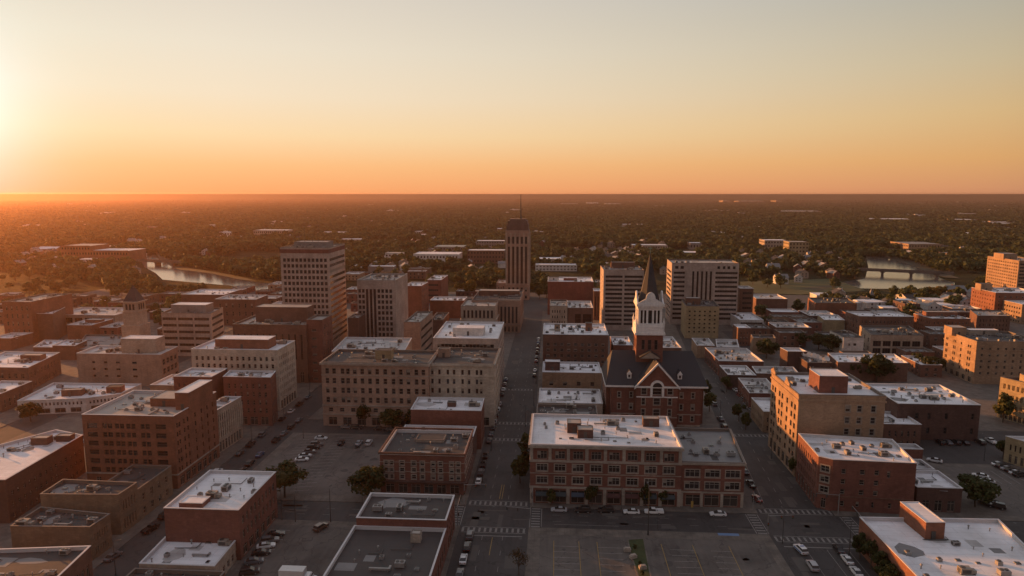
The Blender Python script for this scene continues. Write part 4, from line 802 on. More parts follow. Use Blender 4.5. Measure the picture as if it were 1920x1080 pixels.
for k in range(16):
    a = Vector(dP[0]); L_ = dP[1][0]; x = 1.5 + (L_ - 3) * ((k * .618) % 1); y = 1.5 + (dP[3][1] - 3) * ((k * .38) % 1); z = LOG[-1][3] - .8; r = .8 + .9 * ((k * .73) % 1)
    q = MB(); q.cyl(x, y, z, z + r + .6, .09, n=6)
    c = Vector((x, y, z + r + .9)); nrm = Vector((.3, -.7, .6)).normalized(); u = nrm.orthogonal().normalized(); v = nrm.cross(u); rings = []
    for (rr_, dp_) in ((.0, 0.), (.55, .1), (1., .33)):
        rings.append([c + (u * cos(t) + v * sin(t)) * r * rr_ + nrm * r * dp_ for t in [2 * pi * j / 12 for j in range(12)]])
    for i in (0, 1):
        for j in range(12): q.face([rings[i][j], rings[i][(j + 1) % 12], rings[i + 1][(j + 1) % 12], rings[i + 1][j]])
    q.obj('satellite_dish', M['steel_w'], dr)
B('brick_shed', 'low brick shed with a sunlit left end below the satellite dishes', dict(fl=(1520, 690), fr=1560, bk=(1505, 669), yb=712), wall='tan', roof='tar', units=2)
# far right
B('tan_apartment_block', 'tan five storey block with a sunlit left front and arched top windows at the right', dict(fl=(1832, 640), fr=1960, bk=(1772, 620), yb=720), wall='tan', roof='tar',
  faces={3: [dict(n=5, fr=[(.06, .09), (.10, .13), (.30, .33), (.35, .38), (.53, .57), (.75, .79), (.81, .85)], hh=.55, st='dh_d', g=4., top=2.2), dict(g=3.6, gc=5, gw=.5, n=1, fr=[])], 0: dh(5, 8, w=.3, hh=.45, g=4., top=2.2)}, trims=[('cornice', 16.5, 16.9, .3, 'tan')], units=10, pent=[(.06, .8, 7., 7., 4., 'tan', 'tan'), (.5, .85, 14., 4., 2.4, 'stone', 'white')])
hcr = hfrom(1876, 707, 782)
pc = [at(1955, 726, hcr), at(2040, 726, hcr)]; bl_ = at(1876, 707, hcr); pc[1].y = pc[0].y
building('cream_apartment_block', 'cream three storey block with paired windows cut by the right edge', [pc[0], pc[1], pc[1] + (bl_ - pc[0]), bl_], hcr, 'yel', 'tar', {3: dict(n=3, c=8, w=.5, hh=.5, pair=True, st='dh', g=3.4, gc=8, top=1.2)}, units=3, pent=[(.4, .6, 8., 6., 3., 'yel', 'tar')], coping=M['coping_d'])
hg = hfrom(1886, 818, 865)
pc = [at(1955, 838, hg), at(2040, 838, hg)]; bl_ = at(1886, 818, hg); pc[1].y = pc[0].y
gb, gP, go = building('tan_gabled_building', 'small tan building with arched openings and a little gable at the right edge', [pc[0], pc[1], pc[1] + (bl_ - pc[0]), bl_], hg, 'yel', 'white', {3: dict(n=1, c=6, w=.35, hh=.62, st='tall_d', g=4., gc=5, gw=.45, top=1.6)}, units=1)
# bottom right: the big white roof
h8 = 8.6
P18 = pixpoly([(1765, 1128), (2030, 1128), (1872, 974), (1612, 970)], h8)
building('white_roof_warehouse', 'large brick building with a broad white roof in the lower right corner', P18, h8, 'orange', 'white', {3: dict(n=1, c=9, w=.55, hh=.6, st='shop', g=0., top=3.5)}, units=9, coping=M['coping_l'], pent=[(.395, .90, 4.6, 11., 4.2, 'orange', 'white')], nounit=[(.2, .8, .5, .5)])
# right middle distance
B('dark_office_block', 'dark office block with sunlit left edges right of the striped slab', dict(fl=(1388, 541), fr=1413, bk=536, yb=600), wall='brown', roof='dirty', faces={0: dict(n=6, fr=[(.2, .9)], hh=.5, st='band_d')}, units=3)
B('flat_roof_hall', 'long dark hall with a pale roof below the green riverside lawn', dict(fl=(1418, 560), fr=1477, bk=551, yb=590), wall='brown', roof='dirty', faces={0: []}, units=2)
B('flat_roof_hall', 'smaller dark hall with a thin pale roof in front of the long dark hall', dict(fl=(1447, 585), fr=1498, bk=579, yb=603), wall='maroon', roof='white', faces={0: []}, units=0)
B('glass_front_building', 'low white modern building with a glazed front right of the striped slab', dict(fl=(1387, 600), fr=1432, bk=586, yb=622), wall='white', roof='white', faces={0: dict(n=2, fr=[(.04, .96)], hh=.6, st='band_d', top=.8)}, units=1)
B('brick_block', 'small brick block with a white roof in front of the glazed white building', dict(fl=(1384, 615), fr=1408, bk=608, yb=648), wall='brown', roof='white', faces={0: dh(3, 3)}, units=0)
B('tan_block', 'plain tan block with a thin sunlit left edge beside a dark tree', dict(fl=(1412, 634), fr=1455, bk=(1408, 627), yb=664), wall='tan', roof='tar', faces={0: []}, units=1)
B('brick_shop', 'brick building with a glowing sunlit gable wall near the river trees', dict(fl=(1529, 568), fr=1607, bk=(1515, 558), yb=595), wall='orange', roof='tar', faces={3: dh(2, 4, w=.2)}, units=4)
B('flat_roof_hall', 'white roofed low building left of the sunlit apartment row', dict(fl=(1545, 600), fr=1584, bk=(1533, 590), yb=622), wall='yel', roof='white', units=3)
B('apartment_row', 'long brick apartment block with a white roof and a sunlit left end', dict(fl=(1612, 593), fr=1714, bk=(1586, 584), yb=632), wall='brown', roof='white', faces={0: dh(3, 14, w=.35, hh=.45), 3: dh(3, 4, w=.3)}, units=4)
B('apartment_row', 'brick apartment block with a bright sunlit left face and scattered windows', dict(fl=(1747, 597), fr=1820, bk=(1713, 588), yb=626), wall='orange', roof='white', faces={0: dh(3, 10, w=.35, hh=.5), 3: dh(3, 8, w=.35, hh=.5)}, units=4, pent=[(.6, .8, 20., 5., 3., 'orange', 'tan')])
B('modern_terrace_block', 'pale framed modern building with a dark roof terrace and large glazed bays', dict(fl=(1633, 628), fr=1732, bk=(1612, 610), yb=664), wall='beige', roof='tar', faces={0: dict(n=2, c=5, w=.82, hh=.74, st='band_d', g=0., top=2.8), 3: dh(2, 3, w=.3)}, units=6)
B('grey_house_block', 'pale grey building with two small windows left of the modern terrace block', dict(fl=(1582, 633), fr=1620, bk=620, yb=668), wall='white', roof='tar', faces={0: dict(n=2, fr=[(.25, .35), (.5, .65)], hh=.3)}, units=2)
B('brick_apartment_block', 'long brown brick block with a partly sunlit left end below the sunlit hospital block', dict(fl=(1833, 592), fr=1895, bk=(1819, 581), yb=622), wall='brown', roof='tan', faces={0: dh(3, 9, w=.3)}, units=2)
B('sunlit_brick_block', 'brick slab whose whole left face glows orange below the sunlit tower', dict(fl=(1867, 549), fr=1960, bk=(1822, 539), yb=598), wall='orange', roof='white', faces={3: dh(6, 9, w=.25, hh=.45), 0: dh(6, 8, w=.3)}, units=4, pent=[(.1, .7, 8., 7., 5., 'tan', 'tar')])
B('sunlit_brick_block', 'orange lit block with window rows at the right edge below the brick slab', dict(fl=(1917, 571), fr=1970, bk=(1881, 563), yb=608), wall='tan', roof='white', faces={3: dict(n=4, c=7, w=.5, hh=.4, st='band_d')}, units=1)
B('hospital_tower', 'tall tan tower glowing orange in the sun at the right edge', dict(fl=(1911, 489), fr=1965, bk=(1852, 480), yb=556), wall='tan', roof='tan', faces={3: dict(n=10, c=14, w=.5, hh=.45, st='plain_d', g=2., top=1.5), 0: dict(n=10, fr=[(.05, .95)], hh=.5, st='band_d')}, units=2, pent=[(.2, .6, 12., 14., 5., 'tan', 'grey')], cat='tower')

# infill: small flat roofed buildings of the districts behind, one object each, kept off streets and other footprints
def infill(region, n, seed, label, group, hr=(4.5, 9.5), ws=(10, 24), ds=(10, 22)):
    r = random.Random(seed); k = 0
    for _ in range(n * 40):
        if k >= n: break
        p_ = at(r.uniform(region[0], region[2]), r.uniform(region[1], region[3]), 0.); w_, d_ = r.uniform(*ws), r.uniform(*ds); hh = r.uniform(*hr)
        x0, x1, y0, y1 = p_.x, p_.x + w_, p_.y, p_.y + d_
        if any(x0 - 2 < q[1] and x1 + 2 > q[0] and y0 - 3 < q[3] and y1 + 3 > q[2] for q in FOOT): continue
        if any(a < x1 and c > x0 for a, c in ((-25.5, -7), (-111, -98))) or (x0 < rstR(y0) + 1 and x1 > rstL(y1) - 1): continue
        building('flat_roof_building', label, rect(x0, x1, y0, y1), hh, r.choice(('red', 'brown', 'dark', 'tan', 'brown', 'maroon')), r.choice(('white', 'dirty', 'dirty', 'tar', 'grey', 'tan')), {0: dh(max(1, round(hh / 4)), max(2, int(w_ / 4)), w=.4, top=1.), 3: dh(max(1, round(hh / 4)), max(2, int(d_ / 4)), w=.35, top=1.), 1: dh(max(1, round(hh / 4)), max(2, int(d_ / 4)), w=.35, top=1.)}, units=r.randrange(2, 7), group=group); k += 1
infill((1400, 592, 1800, 655), 24, 3, 'low flat roofed building in the crowded blocks right of the yellowish building', 'flat roofed infill on the right')
infill((1560, 640, 1780, 720), 7, 5, 'low flat roofed building near the dark trees behind the brick warehouse', 'flat roofed infill behind the warehouse')
infill((-20, 566, 300, 660), 22, 7, 'low hazy flat roofed building in the district left of the clock tower', 'flat roofed infill in the left haze')
infill((640, 515, 860, 640), 16, 9, 'low flat roofed building tucked behind the two office towers', 'flat roofed infill behind the towers')
infill((420, 545, 520, 600), 8, 11, 'low flat roofed building left of the grid tower', 'flat roofed infill left of the grid tower')
infill((1010, 535, 1130, 600), 6, 13, 'low flat roofed building around the dark brick block', 'flat roofed infill by the dark brick block')
infill((20, 700, 150, 800), 4, 15, 'low flat roofed building left of the orange brick block', 'flat roofed infill at the left')
# ------------------------------------------------------------------ the church with the white belfry
Yf = at(1150, 798).y; cp = lambda x, y, Y=None: atY(x, y, Yf if Y is None else Y)
cx0 = cp(1146, 721).x; cx1 = cp(1316, 723).x; cze = cp(1146, 721).z; cD = 25.
ch = empty('church', (cx0, Yf, 0), 'red brick church with a dark slate roof, white belfry and tall dark spire', 'church')
LOG.append(('church', Yf, cx0, cx1, cze)); CW = cx1 - cx0; FOOT.append((cx0 - 3, cx1 + 3, Yf - 3, Yf + cD + 3))
rr = random.Random(5)
def cwall(name, P, faces, h, mat='red', z00=0., parent=None):
    b = MB(); o = Vector((cx0, Yf)); wn = walls(b, P, o, faces, h, 0., z00); b.obj(name, wm(mat), ch); put_wins(ch, wn, rr)
gx0 = cp(1192, 722).x - cx0; gx1 = cp(1269, 722).x - cx0; yg = -2.6; gm = (gx0 + gx1) / 2
wsp = dict(n=3, c=2, w=.2, hh=.48, st='dh_w', g=1., top=1.6)
cwall('wing_wall', [(0, 0), (gx0, 0), (gx0, 5), (0, 5)], {0: dict(wsp, fr=[(.27, .40), (.76, .89)])}, cze)
cwall('wing_wall', [(gx1, 0), (CW, 0), (CW, 5), (gx1, 5)], {0: dict(wsp, fr=[(.14, .27), (.60, .73)])}, cze)
cwall('nave_wall', [(-1.6, 4), (CW + 1.6, 4), (CW + 1.6, cD), (-1.6, cD)], {1: dict(wsp, c=5), 3: dict(wsp, c=5)}, cze)
fr_ = [(.13, .22), (.42, .58), (.77, .86)]
cwall('gable_wall', [(gx0, yg), (gx1, yg), (gx1, 5), (gx0, 5)], {0: [dict(n=1, fr=[(.12, .25), (.39, .61), (.75, .88)], hh=.8, st='dh_w', g=cze - 3.3, top=.5), dict(n=2, fr=fr_, hh=.62, st='dh_w', g=4.2, top=3.9), dict(n=1, fr=[(.14, .23), (.4, .6), (.77, .86)], hh=.9, st='door', g=0.05, top=cze - 3.4)]}, cze + .4)
zap = atY(1230, 683, Yf + yg).z
b = MB(); g0, g1, gz = gx0 - .0, gx1 + .0, cze + .38
b.face([(g0, yg, gz), (g1, yg, gz), (gm, yg, zap)]); b.obj('gable', wm('red'), ch)
b = MB(); z0 = cze + .4; zr = zap + .5            # roofs
def roofq(b, pts, th=.25):
    b.face(pts)
e0, e1 = gx0 - .8, gx1 + .8
b.face([(e0, yg - .6, z0 - .5), (gm, yg - .6, zr), (gm, 12, zr), (e0, 12, z0 - .5)][::-1]); b.face([(e1, yg - .6, z0 - .5), (e1, 12, z0 - .5), (gm, 12, zr), (gm, yg - .6, zr)][::-1][::-1])
r0, r1, rY = 1.2, CW - 1.6, cD / 2; zrg = atY(1150, 656, Yf + rY).z
q = [(-2.2, -.7), (CW + 2.2, -.7), (CW + 2.2, cD + .6), (-2.2, cD + .6)]; LOG.append(('ridge', zrg, zap))
b.face([(*q[0], cze), (*q[1], cze), (r1, rY, zrg), (r0, rY, zrg)]); b.face([(*q[1], cze), (*q[2], cze), (r1, rY, zrg)]); b.face([(*q[2], cze), (*q[3], cze), (r0, rY, zrg), (r1, rY, zrg)]); b.face([(*q[3], cze), (*q[0], cze), (r0, rY, zrg)])
b.face([(*q[3], cze - .05), (*q[2], cze - .05), (*q[1], cze - .05), (*q[0], cze - .05)])
b.obj('roof', roofmat('slate'), ch)
b = MB(); ring(b, [q[0], q[1], q[2], q[3]], cze - .75, cze - .06, .12, .9)
b.obj('eaves_cornice', M['white'], ch)
b = MB()                                          # raking cornice and entablature of the gable
for (xa_, xb_) in ((e0, gm), (e1, gm)):
    for dy in (yg - .75, ):
        A = Vector((xa_, dy, z0 - .5)); Bq = Vector((xb_, dy, zr)); u = Vector((0, 0, 1.)); n_ = Vector((0, .72, 0))
        pts = [A - u * .75, Bq - u * .75, Bq + u * .12, A + u * .12]
        if xa_ > xb_: pts = pts[::-1]
        b.face(pts); b.face([p_ + n_ for p_ in pts][::-1]); b.face([pts[0] + n_, pts[1] + n_, pts[1], pts[0]]); b.face([pts[3], pts[2], pts[2] + n_, pts[3] + n_])
b.obj('raking_cornice', M['white'], ch)
b = MB(); b.box(gx0 - .7, gx1 + .7, yg - .55, yg - .003, cze - .25, cze + .35); b.box(gx0, gx1, yg - .25, yg - .003, cze - 4.1, cze - 3.7); b.obj('entablature', M['white'], ch)
b = MB()                                          # round white hood of the middle window
N = 12; R1, R2 = 2.6, 1.8; zc_ = cze + .1
for i in range(N):
    a0, a1 = pi * i / N, pi * (i + 1) / N
    P4 = [(gm + R2 * cos(a0), zc_ + R2 * sin(a0)), (gm + R1 * cos(a0), zc_ + R1 * sin(a0)), (gm + R1 * cos(a1), zc_ + R1 * sin(a1)), (gm + R2 * cos(a1), zc_ + R2 * sin(a1))]
    b.face([(x, yg - .62, z) for x, z in P4]); b.face([(P4[1][0], yg - .62, P4[1][1]), (P4[1][0], yg, P4[1][1]), (P4[2][0], yg, P4[2][1]), (P4[2][0], yg - .62, P4[2][1])]); b.face([(P4[0][0], yg, P4[0][1]), (P4[0][0], yg - .62, P4[0][1]), (P4[3][0], yg - .62, P4[3][1]), (P4[3][0], yg, P4[3][1])])
b.box(gm - R1, gm - R2, yg - .62, yg - .004, cze - 3.6, zc_); b.box(gm + R2, gm + R1, yg - .62, yg - .004, cze - 3.6, zc_); b.obj('window_hood', M['white'], ch)
b = MB(); b.face([(gm + R2 * cos(pi * i / N), yg - .57, zc_ + R2 * sin(pi * i / N)) for i in range(N + 1)]); b.obj('fanlight', M['glass'], ch)
b = MB()
for (xa_, xb_) in ((0, gx0), (gx1, CW)): b.box(xa_, xb_, -.18, -.003, 4.9, 5.25); b.box(xa_, xb_, -.12, -.003, .2, .9)
b.box(gx0, gx1, yg - .2, yg - .003, 4.4, 4.7); b.obj('belt_course', M['stone'], ch)
for px_, py_ in ((1180, 702), (1275, 704)):       # dormers on the front slope
    f_ = .42; yd = -.7 + (rY + .7) * f_ * .45; zd = cze + (zrg - cze) * f_ * .45; xd = atY(px_, py_, Yf + yd).x - cx0
    b = MB(); b.box(xd - .8, xd + .8, yd, yd + 3, zd - .5, zd + 1.9, 0); b.face([(xd - 1.1, yd - .2, zd + 1.8), (xd + 1.1, yd - .2, zd + 1.8), (xd, yd - .2, zd + 3.3)], 0)
    b.face([(xd - 1.1, yd - .2, zd + 1.8), (xd, yd - .2, zd + 3.3), (xd, yd + 4, zd + 3.3), (xd - 1.1, yd + 4, zd + 1.8)][::-1], 1); b.face([(xd + 1.1, yd - .2, zd + 1.8), (xd, yd - .2, zd + 3.3), (xd, yd + 4, zd + 3.3), (xd + 1.1, yd + 4, zd + 1.8)], 1)
    b.box(xd - .4, xd + .4, yd - .03, yd - .004, zd + .4, zd + 1.5, 2); b.obj('dormer', [M['white'], roofmat('slate'), M['glass']], ch)
# tower
yt = 8.; Yt = Yf + yt; tx0 = atY(1193, 645, Yt).x - cx0; tx1 = atY(1243, 645, Yt).x - cx0; tw_ = tx1 - tx0; tm = (tx0 + tx1) / 2; tcy = yt + tw_ / 2
z = lambda y, dy=0.: atY(1217, y, Yt + dy).z
zb1, zb2, zb3, zl0, zl1, zl2 = z(628), z(621), z(612), z(610), z(579), z(570)
cwall('tower_wall', [(tx0, yt), (tx1, yt), (tx1, yt + tw_), (tx0, yt + tw_)], {0: dict(n=1, fr=[(.2, .32), (.43, .57), (.68, .8)], hh=.62, st='tall_d', g=zb1 - 7.2, top=.8), 3: dict(n=1, fr=[(.2, .32), (.43, .57), (.68, .8)], hh=.62, st='tall_d', g=zb1 - 7.2, top=.8)}, zb1)
b = MB()
b.box(tx0 - .7, tx1 + .7, yt - .7, yt + tw_ + .7, zb1, zb1 + (zb2 - zb1) * .6); b.box(tx0 - .35, tx1 + .35, yt - .35, yt + tw_ + .35, zb1 + (zb2 - zb1) * .6 - .01, zb3); b.box(tx0 - .05, tx1 + .05, yt - .05, yt + tw_ + .05, zb3 - .01, zl0 + .4)
b.obj('belfry_base', M['white'], ch)
lx0, lx1 = tx0 + .55, tx1 - .55; ly0, ly1 = yt + .55, yt + tw_ - .55; lw = lx1 - lx0
lsp = dict(n=1, fr=[(.10, .19), (.25, .34), (.42, .58), (.66, .75), (.81, .90)], hh=.92, st='tall_d', g=zl0 + .4, top=.5)
cwall('belfry', [(lx0, ly0), (lx1, ly0), (lx1, ly1), (lx0, ly1)], {0: lsp, 1: lsp, 2: lsp, 3: lsp}, zl1, M['white'], zl0 + .4)
b = MB(); b.box(lx0 - .3, lx1 + .3, ly0 - .3, ly1 + .3, zl1 - .01, zl1 + (zl2 - zl1) * .45); b.box(lx0 - .75, lx1 + .75, ly0 - .75, ly1 + .75, zl1 + (zl2 - zl1) * .45 - .01, zl2); b.obj('belfry_cornice', M['white'], ch)
ped = []
wq = lw / 2 + .6; zt_ = z(548)
prof = [(-wq, 0), (-wq * .55, (zt_ - zl2) * .32), (-wq * .36, (zt_ - zl2) * .42)] + [(-wq * .36 * cos(pi * i / 8), (zt_ - zl2) * (.42 + .58 * sin(pi * i / 8))) for i in range(1, 8)] + [(wq * .36, (zt_ - zl2) * .42), (wq * .55, (zt_ - zl2) * .32), (wq, 0)]
for k in range(4):
    b = MB(); f0 = [Vector((x, -wq + .05, zl2 + h_)) for x, h_ in prof]; f1 = [p_ + Vector((0, .5, 0)) for p_ in f0]; Rm = Matrix.Rotation(k * pi / 2, 4, 'Z'); cc = Vector((tm, tcy, 0))
    f0 = [Rm @ p_ + cc for p_ in f0]; f1 = [Rm @ p_ + cc for p_ in f1]
    b.face(f0[::-1]); b.face(f1)
    for i in range(len(f0) - 1): b.face([f0[i], f0[i + 1], f1[i + 1], f1[i]])
    b.obj('pediment', M['white'], ch)
zap_ = atY(1215, 474, Yf + tcy).z; zf_ = atY(1215, 461, Yf + tcy).z
b = MB(); N = 8; prev = None
for (zz, r_) in ((zl2 - .01, lw * .47), (z(561, 4), lw * .45), (z(543, 4), lw * .345), (z(508, 4), lw * .165), (zap_, .08)):
    cur = [(tm + r_ * cos(2 * pi * i / N + pi / 8), tcy + r_ * sin(2 * pi * i / N + pi / 8), zz) for i in range(N)]
    if prev:
        for i in range(N): b.face([prev[i], prev[(i + 1) % N], cur[(i + 1) % N], cur[i]])
    prev = cur
b.obj('spire', roofmat('slate'), ch)
b = MB(); b.cyl(tm, tcy, zap_ - .3, zf_, .13, .05, 6); b.box(tm - .7, tm + .7, tcy - .08, tcy + .08, zf_ - 1.1, zf_ - .85); b.obj('finial', M['copper'], ch)
for sx in (0, 1):
    for sy in (0, 1):
        b = MB(); x_, y_ = (tx0 - .1, tx1 + .1)[sx], (yt - .1, yt + tw_ + .1)[sy]; b.cyl(x_, y_, zb3, zb3 + 1.2, .38, .38, 8); b.cyl(x_, y_, zb3 + 1.2, zb3 + 2.2, .55, .3, 8); b.cyl(x_, y_, zb3 + 2.2, zb3 + 3.6, .28, .03, 8); b.obj('urn', M['white'], ch)
b = MB(); zg_ = zrg - 1.; xg = tm                # low slate gable between the front gable and the tower
b.face([(xg - 4.2, yt - 3.2, zg_ - .2), (xg, yt - 3.2, zg_ + 2.4), (xg, yt + 2, zg_ + 2.4), (xg - 4.2, yt + 2, zg_ - .2)][::-1], 0); b.face([(xg + 4.2, yt - 3.2, zg_ - .2), (xg, yt - 3.2, zg_ + 2.4), (xg, yt + 2, zg_ + 2.4), (xg + 4.2, yt + 2, zg_ - .2)], 0)
b.face([(xg - 4., yt - 2.9, zg_ - .6), (xg + 4., yt - 2.9, zg_ - .6), (xg, yt - 2.9, zg_ + 2.1)], 1); b.obj('tower_gable', [roofmat('slate'), M['stone']], ch)

# ------------------------------------------------------------------ trees
def leafmat(name, c, c2):
    m, t, p = newmat(name); oi = t.new('ShaderNodeObjectInfo'); n = t.noise(pos(t), .35, 4, .7)
    f = t.math('ADD', t.math('MULTIPLY', oi.outputs['Random'], .6), t.math('MULTIPLY', n, .5))
    col = t.mix(t.ramp(f, [(.2, 0.), (.85, 1.)]), c, c2); big = t.noise(pos(t), .007, 3, .6); col = t.mix(t.math('MULTIPLY', t.ramp(big, [(.38, 0.), (.62, 1.)]), .6), col, tuple(x * .42 for x in c2)); t.link(col, p.inputs['Base Color']); p.inputs['Roughness'].default_value = .7; p.inputs['Specular IOR Level'].default_value = .2
    tr = t.new('ShaderNodeBsdfTranslucent'); t.link(col, tr.inputs[0]); mx = t.new('ShaderNodeMixShader'); mx.inputs[0].default_value = .3
    t.link(p.outputs[0], mx.inputs[1]); t.link(tr.outputs[0], mx.inputs[2]); t.link(mx.outputs[0], t.n['Material Output'].inputs[0]); return m
LG = leafmat('leaf_green', (.026, .038, .010), (.075, .080, .022)); LY = leafmat('leaf_yellow', (.10, .085, .018), (.17, .12, .02)); LB = leafmat('leaf_rust', (.06, .035, .016), (.09, .06, .025)); LF = leafmat('leaf_far', (.038, .055, .019), (.110, .122, .045))
def crown_pts(r, n, H, R, flat=1.):
    pts = []; cl = []
    for k in range(n):
        for _ in range(30):
            v = Vector((r.uniform(-1, 1), r.uniform(-1, 1), r.uniform(-1, 1)))
            if .25 < v.length < 1.: break
        cl.append((Vector((v.x * R * .78, v.y * R * .78, H * .62 + v.z * H * .33 * flat)), R * r.uniform(.26, .46)))
    return cl
def leafcloud(b, r, cl, per, size, m):
    for c, rad in cl:
        for _ in range(per):
            v = Vector((r.gauss(0, 1), r.gauss(0, 1), r.gauss(0, 1)))
            if v.length < .01: continue
            v.normalize(); q = c + Vector((v.x, v.y, v.z * .8)) * rad * r.uniform(.55, 1.05)
            nrm = (v + Vector((r.uniform(-.7, .7), r.uniform(-.7, .7), r.uniform(-.2, .9)))).normalized(); u = nrm.orthogonal().normalized(); w_ = nrm.cross(u); s = size * r.uniform(.6, 1.3); a = r.uniform(0, pi); uu = u * cos(a) + w_ * sin(a); ww = w_ * cos(a) - u * sin(a)
            b.face([q - uu * s - ww * s * .6, q + uu * s - ww * s * .6, q + uu * s * .7 + ww * s * .7, q - uu * s * .7 + ww * s * .7], m)
def trunkmesh(r, H, R, cl, th=.22):
    b = MB(); b.tube((0, 0, -.1), (.1, .05, H * .34), th, th * .75, 8)
    for c, rad in cl[:9]: b.tube((.1, .05, H * r.uniform(.26, .36)), tuple(c), th * .45, .04, 5)
    b.tube((.1, .05, H * .33), (0, 0, H * .8), th * .7, .05, 6); return b.mesh('trunk', [M['bark']])
TREES = []
for k in range(5):
    r = random.Random(40 + k); cl = crown_pts(r, 20 + k, 9., (3.5, 4.2, 3.0, 4.6, 3.8)[k], (1., .85, 1.15, .8, 1.)[k]); b = MB(); leafcloud(b, r, cl, 75, .34, 0); TREES.append((trunkmesh(r, 9., 4., cl), b.mesh('crown', [(LG, LG, LG, LG, LY)[k]])))
r = random.Random(77); cl = crown_pts(r, 26, 9., 3.2); b = MB(); leafcloud(b, r, cl, 16, .2, 0); TREES.append((trunkmesh(r, 9., 3., cl * 1, .18), b.mesh('crown', [LB])))
def tree(x, y, H, k, label, rz=0., wide=1., group=None):
    p_ = at(x, y, KZ); s = H / 9.6; root = empty('tree', p_, label, 'tree', group, rz); inst('trunk', TREES[k][0], root, sc=(s * wide, s * wide, s)); inst('crown', TREES[k][1], root, sc=(s * wide, s * wide, s)); return root
NEAR = [(684, 800, 9.5, 0, 'round dark tree in front of the long beige block'), (735, 806, 9., 1, 'broad dark tree at the right part of the long beige block'), (768, 800, 7, 2, 'small dark tree tucked behind the low shops beside the beige block'),
 (534, 932, 11.5, 3, 'loose green tree at the corner of the car park beside the white roofed brick building'), (690, 936, 11, 1, 'dark leafy tree left of the three storey corner block'),
 (986, 856, 9, 0, 'dark street tree behind the left corner of the pier block'), (975, 905, 9, 2, 'street tree on the pavement left of the pier block'), (983, 880, 7, 2, 'narrow street tree between two bigger ones by the pier block'),
 (1110, 948, 6.6, 0, 'small round street tree in front of the pier block shopfronts'), (1210, 948, 6.6, 2, 'thin street tree near the middle of the pier block shopfronts'), (1243, 948, 5.5, 2, 'slim small street tree right of the middle shopfronts'), (1033, 948, 5.2, 2, 'small street tree before the blue shop windows'),
 (1330, 772, 9, 0, 'dark tree at the right flank of the spired church'), (1323, 745, 8, 2, 'slim dark tree behind the right flank of the spired church'), (1362, 735, 8, 0, 'street tree before the smooth white roofed shop'), (1385, 790, 8, 0, 'street tree on the right pavement of the slanting street'), (1398, 805, 7, 2, 'smaller street tree near the corner shop with the clean white roof'),
 (1643, 716, 15, 1, 'broad dark tree in front of the bright white roofed hall'), (1603, 714, 10, 0, 'round dark tree left of the broad dark one'), (1745, 700, 10, 3, 'wide low tree in front of the modern terrace block'), (1718, 690, 9, 0, 'dark tree right of the white roofed hall'), (1437, 672, 12, 1, 'dense dark tree beside the plain tan block'), (1560, 662, 12, 1, 'dense dark tree left of the pale grey building'), (1535, 655, 11, 3, 'wide dark tree behind the satellite dishes'), (1500, 652, 10, 0, 'dark tree behind the small sunlit brick shed'),
 (1880, 792, 12, 2, 'slim tree in front of the cream apartment block'), (1905, 700, 12, 1, 'dark tree before the tan apartment block at the right edge'), (1828, 950, 10, 3, 'wide dark tree beside the puddled white annex'), (1815, 935, 8, 0, 'darker tree behind the wide one at the white annex'),
 (1512, 905, 7, 0, 'dark street tree at the foot of the tan brick block'), (1490, 890, 6.5, 0, 'small street tree beside the sunlit tan brick front'), (1612, 1048, 7, 2, 'first street tree along the big white roofed warehouse'), (1632, 1066, 7.6, 0, 'second street tree along the big white roofed warehouse'), (1652, 1090, 7.5, 2, 'third street tree along the big white roofed warehouse'), (1664, 1112, 7.5, 0, 'street tree cut by the bottom edge beside the warehouse'),
 (973, 1078, 7.5, 5, 'bare brownish street tree at the corner of the empty car park'), (880, 560, 18, 4, 'golden yellow tree behind the brown stone block'), (862, 552, 12, 4, 'smaller yellow green tree left of the golden tree'), (1012, 560, 11, 4, 'yellow green tree right of the slender tower'), (58, 790, 8.5, 1, 'wide low tree at the left end of the white arched building'), (1880, 860, 7, 0, 'small tree by the little tan gabled building')]
for i, (x, y, H, k, lb) in enumerate(NEAR): tree(x, y, H, k, lb, i * 1.7, 1.25 if k in (1, 3) else 1.)
# shrubs on the planted island
for x, y, k in ((1190, 1028, 0), (1200, 1060, 2), (1204, 1078, 0)):
    p_ = at(x, y, Z1 + .15); o_ = inst('shrub', TREES[k][1], None, (p_.x, p_.y, Z1 - .25), x, .17); tag(o_, ('low round shrub at the head of the planted island', 'middle shrub on the planted island in the empty car park', 'shrub nearest the bottom edge on the planted island')[(x > 1195) + (x > 1202)], 'shrub')
# ------------------------------------------------------------------ bridges, far buildings, houses, woods
def inpoly(p, P):
    c = False; n = len(P)
    for i in range(n):
        a, b_ = P[i], P[(i + 1) % n]
        if (a[1] > p[1]) != (b_[1] > p[1]) and p[0] < (b_[0] - a[0]) * (p[1] - a[1]) / (b_[1] - a[1]) + a[0]: c = not c
    return c
M['bridge'] = wallmat((.12, .105, .092))
def bridge(pa, pb, piers, label, zt=5.2, wd=9.):
    A, Bq = at(*pa, zt), at(*pb, zt); dv = (Bq - A); L = dv.length; dv.normalize(); root = empty('bridge', (A.x, A.y, 0), label, 'bridge', rz=atan2(dv.y, dv.x))
    b = MB(); b.box(0, L, 0, wd, zt - 1.5, zt); b.obj('deck', M['bridge'], root)
    for y in (0, wd - .4):
        b = MB(); b.box(0, L, y, y + .4, zt + .001, zt + 1.1)
        b.obj('parapet', M['bridge'], root)
    for f_ in piers:
        b = MB(); b.box(L * f_ - 1.2, L * f_ + 1.2, .5, wd - .5, -.6, zt - 1.501); b.box(L * f_ - 2.2, L * f_ + 2.2, .3, wd - .3, zt - 2.6, zt - 1.51); b.obj('bridge_pier', M['bridge'], root)
bridge((255, 488), (345, 492), (.4, .75), 'low dark bridge with stout piers over the bright left river')
